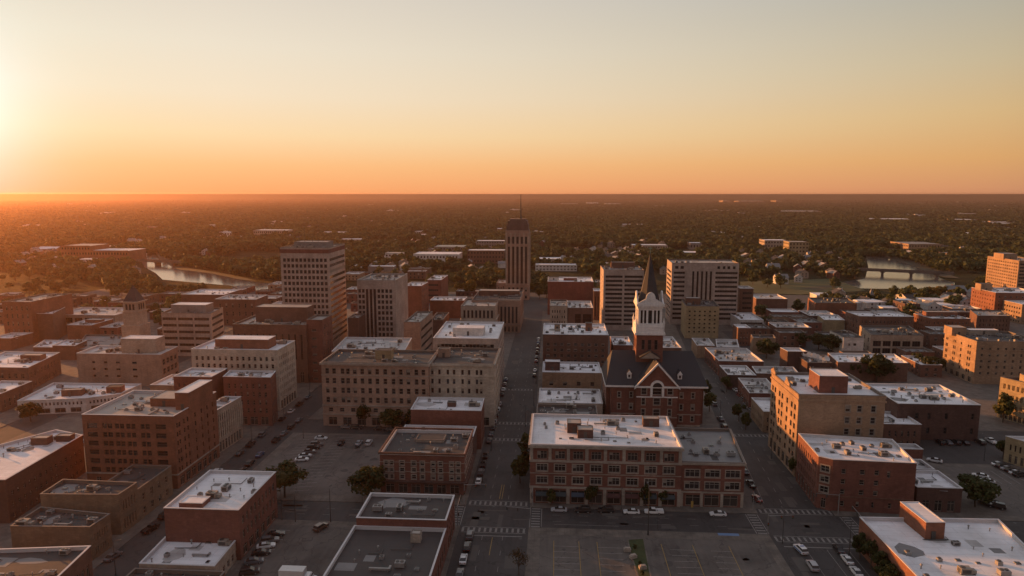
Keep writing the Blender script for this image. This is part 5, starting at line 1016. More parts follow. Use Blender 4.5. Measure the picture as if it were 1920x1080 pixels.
bridge((1608, 505), (1790, 513), (.27, .57, .83), 'long dark bridge with stout piers over the right river bend')
FARFOOT = []
_fm = {}
def farbox(name, label, xl, xr, yt_, yb_, dep, wall, roof, cat='building', group=None, strips=0, gable=False):
    Y = at(xl, yb_, -.5).y; A = atY(xl, yt_, Y); Bx = atY(xr, yt_, Y).x; h = max(2.5, A.z); b = MB(); W_ = Bx - A.x
    if gable:
        b.box(0, W_, 0, dep, -.6, h * .6, 0); b.face([(0, -.3, h * .58), (W_, -.3, h * .58), (W_, dep / 2, h), (0, dep / 2, h)], 1); b.face([(0, dep + .3, h * .58), (0, dep / 2, h), (W_, dep / 2, h), (W_, dep + .3, h * .58)], 1); b.face([(.0, dep, h * .58), (.0, 0, h * .58), (.0, dep / 2, h - .1)], 0); b.face([(W_, 0, h * .58), (W_, dep, h * .58), (W_, dep / 2, h - .1)], 0)
    else:
        b.box(0, W_, 0, dep, -.6, h, 0, 1); b.box(-.1, W_ + .1, -.1, .25, h - .01, h + .5, 0); b.box(-.1, .25, .26, dep, h - .01, h + .5, 0)
        for k in range(strips):
            z0 = h * (k + .3) / strips; n_ = max(2, int(W_ / 4)); 
            for i in range(n_): b.face([(W_ * (i + .25) / n_, -.03, z0), (W_ * (i + .75) / n_, -.03, z0), (W_ * (i + .75) / n_, -.03, z0 + h * .4 / strips), (W_ * (i + .25) / n_, -.03, z0 + h * .4 / strips)], 2)
            m_ = max(2, int(dep / 5))
            for i in range(m_): b.face([(-.03, dep * (i + .75) / m_, z0), (-.03, dep * (i + .25) / m_, z0), (-.03, dep * (i + .25) / m_, z0 + h * .4 / strips), (-.03, dep * (i + .75) / m_, z0 + h * .4 / strips)], 2)
    o_ = b.obj(name, [wm(wall) if isinstance(wall, str) else wall, roofmat(roof), M['glass']], None, (A.x, Y, 0)); tag(o_, label, cat, group); FARFOOT.append((A.x - 4, Bx + 4, Y - max(14, Y * .035), Y + dep + 3)); return o_
FB = [('glazed_hall', 'long low pale hall with a ribbed white roof beyond the shorter office tower', 775, 859, 477, 497, 40, 'white', 'white', 2), ('glazed_hall', 'pale greenish hall just behind the long ribbed hall', 814, 868, 463, 477, 40, 'grey', 'green', 2),
 ('apartment_building', 'pale apartment block with a bright roof left of the slender tower', 876, 945, 470, 494, 25, 'brown', 'white', 3), ('apartment_building', 'dim upper apartment block behind the bright roofed one by the tower', 893, 945, 452, 468, 25, 'grey', 'white', 3),
 ('pale_house', 'pale square building among the trees beyond the shorter office tower', 722, 752, 475, 492, 20, 'white', 'tan', 2), ('pale_hall', 'low wide hall with a thin pale roof above the shorter office tower', 690, 737, 500, 512, 16, 'grey', 'white', 0),
 ('apartment_building', 'pale hillside apartment block with a sunlit left end right of the church spire', 1434, 1478, 451, 472, 30, 'beige', 'white', 3), ('apartment_building', 'greyer apartment block joined to the pale hillside one', 1480, 1517, 454, 482, 25, 'yel', 'tan', 4),
 ('riverside_hall', 'sunlit brick riverside building above the right bridge', 1704, 1768, 458, 472, 60, 'tan', 'grey', 2), ('riverside_house', 'small sunlit house on the slope right of the river', 1775, 1802, 475, 489, 20, 'tan', 'grey', 1),
 ('brown_mill', 'big hazy brown industrial building with flat pale roofs far left', 114, 168, 461, 490, 40, 'orange', 'tan', 3), ('brown_mill', 'right part of the hazy brown industrial building', 168, 240, 470, 492, 40, 'orange', 'white', 2), ('white_tent_hall', 'small white tent like roof in the haze at the far left', 67, 104, 463, 473, 20, 'brown', 'white', 0),
 ('pale_hall', 'pale hall at the left of the slender tower mast far away', 475, 535, 432, 446, 40, 'beige', 'white', 2), ('pale_hall', 'long pale roofed hall far beyond the grid tower', 592, 650, 436, 443, 40, 'beige', 'white', 0), ('pale_hall', 'thin pale roof among trees right of the grid tower top', 636, 678, 449, 457, 30, 'beige', 'white', 0),
 ('pale_hall', 'long thin pale building near the horizon right of the slender tower', 1050, 1084, 382, 386, 120, 'tan', 'white', 0), ('pale_hall', 'pale blocky building near the horizon right of the thin long one', 1100, 1122, 380, 385, 120, 'white', 'white', 0), ('pale_hall', 'pale low building third in the row near the horizon', 1135, 1165, 382, 386, 120, 'white', 'white', 0), ('pale_hall', 'small pale building on the horizon above the church spire', 1226, 1258, 386, 390, 100, 'tan', 'white', 0),
 ('pale_hall', 'glowing pair of small blocks on the horizon above the striped slab', 1356, 1371, 376, 382, 160, 'tan', 'white', 0), ('pale_hall', 'row of glowing blocks on the horizon above the striped slab', 1385, 1434, 377, 382, 160, 'tan', 'white', 0), ('pale_hall', 'lone glowing block on the horizon right of the glowing row', 1455, 1466, 376, 381, 160, 'tan', 'white', 0),
 ('pale_hall', 'long pale strip building in the woods above the right river', 1463, 1540, 396, 401, 90, 'tan', 'white', 0), ('pale_hall', 'pale strip building in the woods at the far right', 1634, 1714, 411, 417, 80, 'tan', 'white', 0), ('pale_hall', 'short pale building right of the far right strip building', 1753, 1772, 411, 416, 60, 'white', 'white', 0), ('pale_hall', 'reddish pale low building near the far right woods', 1796, 1836, 412, 419, 60, 'pink', 'white', 0), ('pale_hall', 'thin white building in the woods at the right edge', 1866, 1902, 419, 424, 60, 'white', 'white', 0), ('pale_hall', 'long grey white building in the woods above the sunlit tower', 1790, 1852, 438, 445, 50, 'beige', 'white', 0),
 ('pale_hall', 'white roofed long building in the trees behind the church spire', 1186, 1252, 460, 468, 30, 'beige', 'white', 1), ('pale_hall', 'pale roof in the trees above the banded slab', 1163, 1190, 421, 426, 40, 'beige', 'white', 0), ('pale_hall', 'pale roof in the trees right of that above the banded slab', 1196, 1215, 421, 426, 40, 'beige', 'white', 0), ('pale_hall', 'pale hall right behind the striped slab top', 1270, 1316, 474, 482, 30, 'brown', 'white', 1), ('pale_hall', 'pale grey building in the trees above the striped slab', 1294, 1316, 456, 468, 25, 'grey', 'white', 1),
 ('pale_hall', 'white roofed buildings beside the slender tower on its right', 1004, 1052, 486, 496, 30, 'beige', 'white', 1), ('pale_hall', 'long white roof right of the slender tower foot', 1004, 1082, 497, 508, 20, 'white', 'white', 2), ('pale_hall', 'white roof near the foot of the far woods by the left river', 376, 428, 446, 452, 30, 'beige', 'white', 0), ('pale_hall', 'white roofed hall cluster beyond the left river', 430, 480, 444, 450, 30, 'beige', 'white', 0), ('silo', 'small bright silo with a pale roof near the left horizon woods', 393, 399, 421, 433, 12, 'white', 'white', 0), ('pale_hall', 'low pale works beside the small bright silo', 378, 392, 432, 438, 30, 'beige', 'white', 0),
 ('brick_house', 'brick house with a bright sunlit gable near the right river trees', 1665, 1700, 567, 580, 14, 'orange', 'grey', 1), ('dark_house', 'dark roofed white house among the right river trees', 1700, 1735, 552, 570, 18, 'white', 'tar', 1)]
for (nm, lb, xl_, xr_, ya, yb_, dp, wl_, rf, stp) in FB: farbox(nm, lb, xl_, xr_, ya, yb_, dp, wl_, rf, strips=stp, gable=nm in ('white_tent_hall', 'brick_house', 'dark_house'))
def steeple(name, label, x, yb_, yt_, wpx, mat):
    Y = at(x, yb_, -.5).y; A = atY(x, yt_, Y); w_ = wpx * Y / F; b = MB(); h = A.z; b.box(-w_ / 2, w_ / 2, 0, w_, -.6, h * .55, 0); b.box(-w_ * .2, w_ * 2.6, w_, w_ * 3.4, -.6, h * .33, 0)
    top = (0, w_ / 2, h); q = [(-w_ / 2, 0), (w_ / 2, 0), (w_ / 2, w_), (-w_ / 2, w_)]
    for i in range(4): b.face([(*q[i], h * .55), (*q[(i + 1) % 4], h * .55), top], 1)
    y0, y1 = w_, w_ * 3.4; b.face([(-w_ * .3, y0, h * .32), (w_ * 2.7, y0, h * .32), (w_ * 2.7, (y0 + y1) / 2, h * .5), (-w_ * .3, (y0 + y1) / 2, h * .5)], 1); b.face([(-w_ * .3, y1, h * .32), (-w_ * .3, (y0 + y1) / 2, h * .5), (w_ * 2.7, (y0 + y1) / 2, h * .5), (w_ * 2.7, y1, h * .32)], 1); b.face([(-w_ * .2, y1, h * .32), (-w_ * .2, y0, h * .32), (-w_ * .2, (y0 + y1) / 2, h * .49)], 0)
    tag(b.obj(name, [wm(mat), roofmat('grey')], None, (A.x, Y, 0)), label, 'church'); FARFOOT.append((A.x - 4, A.x + 4 * w_, Y - 25, Y + 20))
steeple('small_church', 'small church with a sunlit steeple below the right river bend', 1636, 571, 541, 8, 'tan'); steeple('small_church', 'tiny church with a sunlit gable between the river trees and the brick slab', 1800, 568, 551, 8, 'tan')
PALE = []
for k, (w_, d_, h_, wl_, rf) in enumerate(((40, 22, 6, 'beige', 'white'), (26, 18, 8, 'white', 'white'), (60, 30, 7, 'tan', 'white'), (18, 14, 9, 'red', 'dirty'))):
    b = MB(); b.box(0, w_, 0, d_, -.6, h_, 0, 1); b.box(w_ * .2, w_ * .4, d_ * .3, d_ * .6, h_ - .01, h_ + 2, 0, 1)
    for i in range(int(w_ / 5)): b.face([(2 + i * 5, -.04, h_ * .4), (4.6 + i * 5, -.04, h_ * .4), (4.6 + i * 5, -.04, h_ * .75), (2 + i * 5, -.04, h_ * .75)], 2)
    PALE.append(b.mesh('pale_hall', [wm(wl_), roofmat(rf), M['glass']]))
for k in range(150):
    y_ = rnd.choice((rnd.uniform(378, 400), rnd.uniform(390, 450))); p_ = at(rnd.uniform(-20, 1940), y_, -.5); d_ = hypot(p_.x, p_.y); sc_ = rnd.uniform(.7, 1.3) * (d_ / 2200) ** .55
    tag(inst('pale_hall', PALE[rnd.choice((0, 0, 1, 1, 2, 3))], None, (p_.x, p_.y, 0), rnd.choice((0, 0, .4, -.3)), (sc_ * 1.3, sc_, min(sc_, 1.5))), 'small pale roofed building scattered in the far woods towards the horizon', 'building', 'pale roofs in the far woods'); FARFOOT.append((p_.x - 4, p_.x + 62 * sc_, p_.y - max(20, d_ * .035), p_.y + 30 * sc_))
YB = [(0, 505), (100, 520), (170, 530), (230, 548), (300, 552), (335, 548), (420, 540), (520, 540), (650, 520), (760, 516), (850, 532), (940, 545), (1010, 545), (1120, 528), (1250, 508), (1388, 515), (1420, 548), (1500, 552), (1560, 576), (1700, 578), (1800, 572), (1850, 545), (1930, 520)]
def ybnd(x):
    if x < 0: return YB[0][1]
    for (a, ya), (b_, yb_) in zip(YB, YB[1:]):
        if a <= x <= b_: return ya + (yb_ - ya) * (x - a) / (b_ - a)
    return YB[-1][1]
def pxof(X, Y, Z=0.):
    P = Vector((X, Y, Z)) - EYE; f_ = P.dot(FW); return CX + F * P.dot(RT) / f_, CY - F * P.dot(UP) / f_
from mathutils import noise as mnoise
RIVS = [[(v.x, v.y) for v in rv] for rv in (RIV_L, RIV_R)]
def near_river(X, Y):
    return any(inpoly((X + a, Y + c), R_) for R_ in RIVS for a, c in ((0, 0), (9, 0), (-9, 0), (0, 22), (0, -8), (0, 45 if X > 0 else 30)))
def over_river(X, Y):            # near-bank ground whose trees would stand before the water
    d_ = hypot(X, Y); return any(inpoly((X + X / d_ * q, Y + Y / d_ * q), R_) for R_ in RIVS for q in (20, 45, 75, 105, 130))
def blocked(X, Y, m=5):
    return any(x0 - m < X < x1 + m and y0 - m - (10 if m > 3 else 0) < Y < y1 + m for x0, x1, y0, y1 in FOOT) or any(x0 < X < x1 and y0 < Y < y1 for x0, x1, y0, y1 in FARFOOT)
# houses: four small prototypes, one object per house
HP = []
for k, (wd, dp, hh, wl_, rf) in enumerate(((9, 11, 5.5, 'white', 'grey'), (10, 9, 6, 'beige', 'tar'), (8, 12, 6, 'red', 'grey'), (14, 12, 5, 'white', 'white'), (12, 10, 6, 'tan', 'tan'))):
    b = MB(); b.box(0, wd, 0, dp, -.6, hh, 0)
    if k == 3: b.box(-.2, wd + .2, -.2, dp + .2, hh - .01, hh + .5, 1)
    else:
        b.face([(-.5, -.4, hh - .2), (wd / 2, -.4, hh + 3), (wd / 2, dp + .4, hh + 3), (-.5, dp + .4, hh - .2)][::-1], 1); b.face([(wd + .5, -.4, hh - .2), (wd / 2, -.4, hh + 3), (wd / 2, dp + .4, hh + 3), (wd + .5, dp + .4, hh - .2)], 1); b.face([(0, 0, hh), (wd, 0, hh), (wd / 2, 0, hh + 2.8)], 0); b.face([(wd, dp, hh), (0, dp, hh), (wd / 2, dp, hh + 2.8)], 0); b.box(wd * .7, wd * .7 + .8, dp * .5, dp * .5 + .8, hh, hh + 3.4, 0)
    for i in range(2):
        for z_ in (1.2, 3.6): b.face([(wd * (.22 + .4 * i), -.03, z_), (wd * (.22 + .4 * i) + 1.2, -.03, z_), (wd * (.22 + .4 * i) + 1.2, -.03, z_ + 1.4), (wd * (.22 + .4 * i), -.03, z_ + 1.4)], 2)
    HP.append(b.mesh('house', [wm(wl_), roofmat(rf), M['glass']]))
ZONES = [((640, 455, 950, 520), 46, 'small house among the trees between the office towers and the slender tower', 'houses between the towers and the woods'), ((1005, 450, 1250, 515), 40, 'small house among the trees right of the slender tower', 'houses right of the slender tower'),
 ((1390, 480, 1600, 535), 30, 'small house on the wooded bank left of the right river', 'houses left of the right river'), ((1560, 560, 1840, 590), 22, 'small house below the right river bend and its trees', 'houses below the right river bend'), ((1250, 440, 1900, 500), 24, 'small house deep in the woods around the right river', 'houses in the right woods'),
 ((0, 440, 260, 530), 34, 'small hazy house in the glow at the far left', 'houses in the glow at the left'), ((300, 430, 640, 480), 24, 'small house in the woods beyond the left river', 'houses beyond the left river')]
for (x0, y0, x1, y1), n_, lb, gp in ZONES:
    k = 0; tries = 0
    while k < n_ and tries < 2000:
        tries += 1; p_ = at(rnd.uniform(x0, x1), rnd.uniform(y0, y1), -.5)
        px_, py_ = pxof(p_.x, p_.y)
        if blocked(p_.x, p_.y, 8) or near_river(p_.x, p_.y) or over_river(p_.x, p_.y) or (py_ > ybnd(px_) + 6 and y1 < 560): continue
        tag(inst('house', HP[rnd.choice((0, 0, 1, 1, 2, 3, 3, 4))], None, (p_.x, p_.y, 0), rnd.choice((0, pi / 2, .3, -.3)), rnd.uniform(.85, 1.25)), lb, 'house', gp); k += 1
        FARFOOT.append((p_.x - 3, p_.x + 13, p_.y - 16, p_.y + 13))
# woods: sampled crowns; the nearest stand as single trees, the rest is one wood
def lowtree(seed, H, R, n, per, size, mat):
    r = random.Random(seed); cl = crown_pts(r, n, H, R); b = MB(); leafcloud(b, r, cl, per, size, 0); b.tube((0, 0, -.6), (0, 0, H * .5), .35, .2, 5, 1)
    return b.mesh('tree', [mat, M['bark']])
MID = [lowtree(3, 11, 5, 16, 34, .75, LF), lowtree(4, 12, 5.5, 18, 34, .75, LF), lowtree(5, 9, 5, 14, 34, .75, LF), lowtree(6, 10, 4.5, 14, 34, .75, LY)]
LOWM = [lowtree(13, 11, 6, 10, 13, 1.6, LF), lowtree(14, 13, 6.5, 11, 13, 1.6, LF), lowtree(15, 9, 6, 10, 13, 1.6, LF)]
pts = []
dist = 430.
while dist < 9500:
    s = 10.5 * (dist / 1000.) ** .72 if dist > 1000 else 10.5
    a = -radians(43); da = s / dist
    while a < radians(36):
        aa = a + rnd.uniform(-.45, .45) * da; dd_ = dist + rnd.uniform(-.45, .45) * s; a += da
        X, Y = sin(aa) * dd_, cos(aa) * dd_; px_, py_ = pxof(X, Y)
        if not (-40 < px_ < 1960) or py_ > ybnd(px_): continue
        nz = mnoise.noise((X * .006, Y * .006, 0)) + .5 * mnoise.noise((X * .02, Y * .02, 3)); lim = -.25 if dd_ < 1300 else -.42
        if dd_ < 3500 and nz < lim: continue
        if 1385 < px_ < 1560 and 520 < py_ < 550 and rnd.random() < .85: continue
        if dd_ < 3500 and (near_river(X, Y) or blocked(X, Y)): continue
        if dd_ < 1500 and over_river(X, Y) and rnd.random() < .94: continue
        pts.append((dd_, X, Y, s / 10.5 * rnd.uniform(.8, 1.25)))
    dist += s
pts.sort(); LOG.append(('trees', len(pts)))
for (dd_, X, Y, sc_) in pts[:140]:
    k = rnd.choice((0, 0, 1, 1, 2, 2, 3)) ; o_ = inst('tree', MID[k], None, (X, Y, -.5), rnd.uniform(0, 6.28), sc_)
    px_, py_ = pxof(X, Y); zn = 'left of the grid tower' if px_ < 640 else ('between the office towers and the church spire' if px_ < 1250 else 'around the right river and its lawn')
    tag(o_, ('yellowish tree in the wooded edge of town ' if k == 3 else 'green tree in the wooded edge of town ') + zn, 'tree', ('yellowish' if k == 3 else 'green') + ' trees ' + zn)
for (n_, box_, lb, gp) in ((20, (1655, 543, 1850, 566), 'full yellow green tree on the near bank of the right river', 'near bank trees of the right river'), (16, (255, 548, 400, 566), 'green tree on the near bank of the left river', 'near bank trees of the left river'), (75, (0, 503, 345, 625), 'hazy green tree among the flat roofs left of the clock tower', 'trees in the left district'), (26, (1400, 560, 1800, 620), 'green tree among the flat roofs on the right', 'trees in the right district'), (7, (650, 520, 900, 600), 'green tree between the roofs behind the office towers', 'trees behind the office towers'), (5, (1010, 530, 1125, 560), 'green tree behind the dark brick block', 'trees behind the dark brick block')):
    k = 0
    for _ in range(600):
        if k >= n_: break
        p_ = at(rnd.uniform(box_[0], box_[2]), rnd.uniform(box_[1], box_[3]), 0)
        if any(x0 - 3 < p_.x < x1 + 3 and y0 - 3 < p_.y < y1 + 3 for x0, x1, y0, y1 in FOOT) or any(a - 1 < p_.x < c_ + 1 for a, c_ in ((-24, -9), (-109, -99))) or near_river(p_.x, p_.y): continue
        o_ = inst('tree', MID[3 if k % 4 == 1 and n_ == 20 else rnd.randrange(3)], None, (p_.x, p_.y, 0), rnd.uniform(0, 6), rnd.uniform(.75, 1.1)); tag(o_, lb, 'tree', gp); k += 1
rest = pts[140:]
me = bpy.data.meshes.new('woods'); me.from_pydata([(X, Y, -.5) for _, X, Y, _ in rest], [], [])
at_s = me.attributes.new('size', 'FLOAT', 'POINT'); at_s.data.foreach_set('value', [s_ for *_, s_ in rest])
at_r = me.attributes.new('turn', 'FLOAT', 'POINT'); at_r.data.foreach_set('value', [rnd.uniform(0, 6.28) for _ in rest])
at_i = me.attributes.new('kind_index', 'INT', 'POINT'); at_i.data.foreach_set('value', [rnd.randrange(3) for _ in rest])
wo_ = inst('woods', me); tag(wo_, 'endless dark green woods reaching from the town edge to the horizon', 'woods', None, 'stuff')
ng = bpy.data.node_groups.new('woods', 'GeometryNodeTree'); ng.interface.new_socket('Geometry', in_out='INPUT', socket_type='NodeSocketGeometry'); ng.interface.new_socket('Geometry', in_out='OUTPUT', socket_type='NodeSocketGeometry')
gi = ng.nodes.new('NodeGroupInput'); go_ = ng.nodes.new('NodeGroupOutput'); ip = ng.nodes.new('GeometryNodeInstanceOnPoints'); jn = ng.nodes.new('GeometryNodeJoinGeometry')
for m_ in LOWM:
    src = bpy.data.objects.new('tree_shape', m_); oi = ng.nodes.new('GeometryNodeObjectInfo'); oi.inputs['Object'].default_value = src; oi.inputs['As Instance'].default_value = True; ng.links.new(oi.outputs['Geometry'], jn.inputs[0])
ip.inputs['Pick Instance'].default_value = True
def attr(nm, ty): n_ = ng.nodes.new('GeometryNodeInputNamedAttribute'); n_.data_type = ty; n_.inputs['Name'].default_value = nm; return n_.outputs['Attribute']
cx_ = ng.nodes.new('ShaderNodeCombineXYZ'); ng.links.new(attr('turn', 'FLOAT'), cx_.inputs[2]); mn = ng.nodes.new('ShaderNodeMath'); mn.operation = 'MINIMUM'; mn.inputs[1].default_value = 1.25; sz = attr('size', 'FLOAT'); ng.links.new(sz, mn.inputs[0])
cs = ng.nodes.new('ShaderNodeCombineXYZ'); ng.links.new(sz, cs.inputs[0]); ng.links.new(sz, cs.inputs[1]); ng.links.new(mn.outputs[0], cs.inputs[2])
ng.links.new(gi.outputs[0], ip.inputs['Points']); ng.links.new(jn.outputs[0], ip.inputs['Instance']); ng.links.new(attr('kind_index', 'INT'), ip.inputs['Instance Index']); ng.links.new(cx_.outputs[0], ip.inputs['Rotation']); ng.links.new(cs.outputs[0], ip.inputs['Scale']); ng.links.new(ip.outputs[0], go_.inputs[0])
wo_.modifiers.new('woods', 'NODES').node_group = ng
# ------------------------------------------------------------------ cars
CARC = dict(black=(.012, .012, .014), white=(.62, .61, .60), silver=(.34, .34, .35), grey=(.11, .11, .115), red=(.22, .025, .02), blue=(.04, .07, .14), brown=(.10, .06, .04))
CPM = {}
for k, c in CARC.items():
    m, t, p = newmat('paint_' + k); p.inputs['Base Color'].default_value = (*c, 1); p.inputs['Roughness'].default_value = .28; p.inputs['Coat Weight'].default_value = .6; CPM[k] = m
LAMP = plain('headlight', (.6, .6, .58), .2); TAIL = plain('tail_light', (.25, .02, .015), .3)
def loft(b, secs, m):       # closed sections along x: list of (x, [(y,z)...])
    n = len(secs[0][1])
    for (xa_, A), (xb_, Bq) in zip(secs, secs[1:]):
        for i in range(n):
            j = (i + 1) % n; b.face([(xa_, *A[i]), (xa_, *A[j]), (xb_, *Bq[j]), (xb_, *Bq[i])][::-1], m)
    b.face([(secs[0][0], *q) for q in secs[0][1]][::-1][::-1], m); b.face([(secs[-1][0], *q) for q in secs[-1][1]][::-1], m)
def sec(w_, z0, z1): return [(-w_ * .94, z0), (w_ * .94, z0), (w_, z0 + (z1 - z0) * .45), (w_ * .9, z1), (-w_ * .9, z1), (-w_, z0 + (z1 - z0) * .45)]
def carparts(typ):
    b = MB(); g = MB(); rf = MB()
    if typ == 'sedan':
        loft(b, [(-2.3, sec(.78, .42, .82)), (-2.1, sec(.88, .3, .95)), (-1., sec(.9, .26, .98)), (.9, sec(.9, .26, .96)), (1.9, sec(.88, .28, .84)), (2.3, sec(.76, .38, .70))], 0)
        loft(g, [(-1.75, sec(.76, .95, .97)), (-1.05, sec(.70, .93, 1.38)), (.15, sec(.70, .93, 1.40)), (1.15, sec(.76, .92, .96))], 0); loft(rf, [(-1.0, sec(.62, 1.37, 1.43)), (.1, sec(.62, 1.39, 1.45))], 0)
    elif typ == 'suv':
        loft(b, [(-2.3, sec(.86, .45, 1.02)), (-2.15, sec(.92, .34, 1.08)), (.9, sec(.94, .32, 1.08)), (2.0, sec(.92, .34, 1.0)), (2.3, sec(.84, .45, .85))], 0)
        loft(g, [(-2.18, sec(.82, 1.06, 1.1)), (-1.9, sec(.78, 1.05, 1.66)), (.25, sec(.78, 1.05, 1.68)), (1.15, sec(.82, 1.04, 1.08))], 0); loft(rf, [(-1.9, sec(.72, 1.65, 1.72)), (.25, sec(.72, 1.67, 1.74))], 0)
    else:
        loft(b, [(-2.7, sec(.9, .5, 1.08)), (-.4, sec(.92, .36, 1.08)), (1.3, sec(.92, .36, 1.06)), (2.4, sec(.9, .38, 1.0)), (2.7, sec(.84, .48, .88))], 0)
        loft(g, [(-.45, sec(.8, 1.06, 1.1)), (-.35, sec(.76, 1.05, 1.66)), (.75, sec(.76, 1.05, 1.68)), (1.4, sec(.8, 1.04, 1.08))], 0); loft(rf, [(-.35, sec(.7, 1.65, 1.72)), (.75, sec(.7, 1.67, 1.74))], 0)
        for q in ((-2.6, -.55, -.82, -.78), (-2.6, -.55, .78, .82)): b.box(q[0], q[1], q[2], q[3], 1.07, 1.3)
    return b, g, rf
WH = MB(); WH.cyl(0, 0, -.11, .11, .33, n=14, m=0, ax='y'); WH.cyl(0, 0, -.125, .125, .2, n=10, m=1, ax='y'); WHM = WH.mesh('wheel', [M['rubber'], M['metal']])
LMP = MB(); LMP.box(-.03, .03, -.2, .2, -.07, .07); HLM = LMP.mesh('headlight', [LAMP]); TLM = LMP.mesh('tail_light', [TAIL])
CARM = {}
def car(p_, hd, typ, colr, label, group=None, z=0.):
    k = (typ, colr)
    if k not in CARM:
        b, g, rf = carparts(typ); CARM[k] = (b.mesh('body', [CPM[colr]]), g.mesh('windows', [M['shopglass']]), rf.mesh('roof', [CPM[colr]]))
    bo, gl, rf = CARM[k]; root = empty('parked_car', (p_[0], p_[1], z), label, 'pickup' if typ == 'pickup' else 'car', group, radians(hd)); ln = 2.3 if typ != 'pickup' else 2.7
    inst('body', bo, root); inst('window_glass', gl, root); inst('roof', rf, root)
    for sx in (-1.42, 1.42):
        for sy in (-.80, .80): inst('wheel', WHM, root, (sx, sy, .33))
    for sy in (-.58, .58): inst('headlight', HLM, root, (ln - .02, sy, .66)); inst('tail_light', TLM, root, (-ln + .0, sy, .78))
    return root
ORD = ['nearest', 'second', 'third', 'fourth', 'fifth', 'sixth', 'seventh', 'eighth', 'ninth', 'tenth', 'eleventh', 'twelfth', 'thirteenth', 'fourteenth', 'fifteenth', 'sixteenth', 'seventeenth', 'eighteenth', 'nineteenth', 'twentieth', 'twenty-first', 'twenty-second', 'twenty-third', 'twenty-fourth']
def row(specs, hd, where, group, z=0.):
    """specs: (px, py, type, colour) listed from the nearest car on"""
    for i, (x, y, ty, c) in enumerate(specs):
        p_ = at(x, y, z); car(p_, hd if not callable(hd) else hd(i), ty, c, f"{c} {'pickup' if ty == 'pickup' else ty}, {ORD[i]} car in the row {where}", group, z)
tc3 = [('sedan', 'black'), ('suv', 'grey'), ('sedan', 'white'), ('suv', 'black'), ('sedan', 'silver'), ('suv', 'white'), ('sedan', 'grey'), ('pickup', 'black'), ('sedan', 'blue'), ('sedan', 'red')]
def kerb_row(x, y0, y1, step, seed, skip=()):
    r = random.Random(seed); out = []; y = y0; i = 0
    while y < y1:
        if i not in skip: ty, c = r.choice(tc3); out.append((x(y) if callable(x) else x, y, ty, c))
        y += step * r.uniform(.92, 1.25); i += 1
    return out
def wrow(lst, hd, where, group, z=0.):
    for i, (X, Y, ty, c) in enumerate(lst): car((X, Y), hd, ty, c, f"{c} {ty}, {ORD[i]} car in the row {where}", group, z)
wrow(kerb_row(-23.3, 203, 262, 6.4, 1, (4,)) + kerb_row(-23.2, 268, 330, 7., 2, (3,)), 90, 'up the left kerb of the central street', 'cars along the left kerb of the central street')
wrow(kerb_row(-9.6, 330, 420, 9., 3, (2,)), 90, 'far up the right kerb of the central street', 'cars far up the central street')
row([(862, 1080, 'sedan', 'grey'), (869, 1052, 'sedan', 'white'), (876, 1029, 'suv', 'black'), (881, 1007, 'suv', 'grey')], 91, 'at the left kerb below the central crossing', 'cars below the central crossing')
row([(1048, 959, 'sedan', 'silver'), (1093, 960, 'suv', 'black'), (1136, 960, 'suv', 'black'), (1184, 963, 'sedan', 'white'), (1226, 963, 'pickup', 'white'), (1346, 967, 'sedan', 'white')], 180, 'before the pier block, counted from the left', 'cars in front of the pier block')
rsx = lambda y: rstR(y) - 1.5
wrow(kerb_row(rsx, 205, 330, 7.2, 5, (1, 6)), 95, 'along the right kerb of the slanting street', 'cars along the right kerb of the slanting street')
wrow(kerb_row(lambda y: rstL(y) + 1.5, 196, 300, 8.4, 6, (3, 4, 9)), 95, 'along the left kerb of the slanting street', 'cars along the left kerb of the slanting street')
row([(1605, 1076, 'sedan', 'white'), (1588, 1053, 'sedan', 'white'), (1572, 1033, 'sedan', 'black')], 90, 'along the white roofed warehouse side', 'cars along the warehouse side')
row([(1523, 1065, 'suv', 'silver')], 90, 'at the left kerb below the slanting street crossing', None)
row([(468, 1076, 'suv', 'black'), (476, 1056, 'sedan', 'grey'), (490, 1040, 'sedan', 'black'), (499, 1027, 'sedan', 'white'), (506, 1017, 'suv', 'grey'), (517, 1005, 'sedan', 'black')], 20, 'beside the clean white roofed brick building', 'cars beside the clean white roofed building', Z1)
row([(602, 992, 'suv', 'brown')], 65, 'alone above the white truck', None, Z1)
row([(566, 864, 'sedan', 'white'), (572, 857, 'sedan', 'silver'), (580, 849, 'sedan', 'grey'), (588, 842, 'suv', 'black'), (594, 836, 'suv', 'grey')], 12, 'of stalls in the upper car park', 'cars in the stalls of the upper car park', Z1)
row([(640, 833, 'suv', 'black'), (673, 833, 'sedan', 'silver'), (692, 833, 'suv', 'white')], 90, 'at the top of the upper car park', 'cars at the top of the upper car park', Z1)
row([(602, 824, 'sedan', 'white'), (650, 803, 'sedan', 'grey'), (668, 804, 'suv', 'black'), (712, 806, 'sedan', 'black'), (735, 807, 'sedan', 'grey'), (757, 808, 'suv', 'black')], 0, 'on the street before the long beige block', 'cars before the long beige block')
wrow(kerb_row(-101.3, 193, 262, 6.6, 8, (5,)), 90, 'along the left edge of the upper car park', 'cars along the upper car park kerb')
wrow(kerb_row(-108.7, 196, 290, 8.2, 9, (0, 2, 6)), 90, 'along the orange brick block side', 'cars along the orange brick block side')
row([(283, 995, 'pickup', 'black'), (212, 1047, 'sedan', 'grey'), (311, 970, 'suv', 'black')], 80, 'beside the tan brick shops, from the largest on', 'cars beside the tan brick shops')
row([(1912, 893, 'suv', 'black'), (1905, 889, 'sedan', 'white'), (1897, 885, 'suv', 'black'), (1889, 881, 'sedan', 'silver'), (1880, 877, 'suv', 'black'), (1872, 873, 'sedan', 'white')], 15, 'of the car park by the little gabled building', 'cars by the little gabled building', Z1)
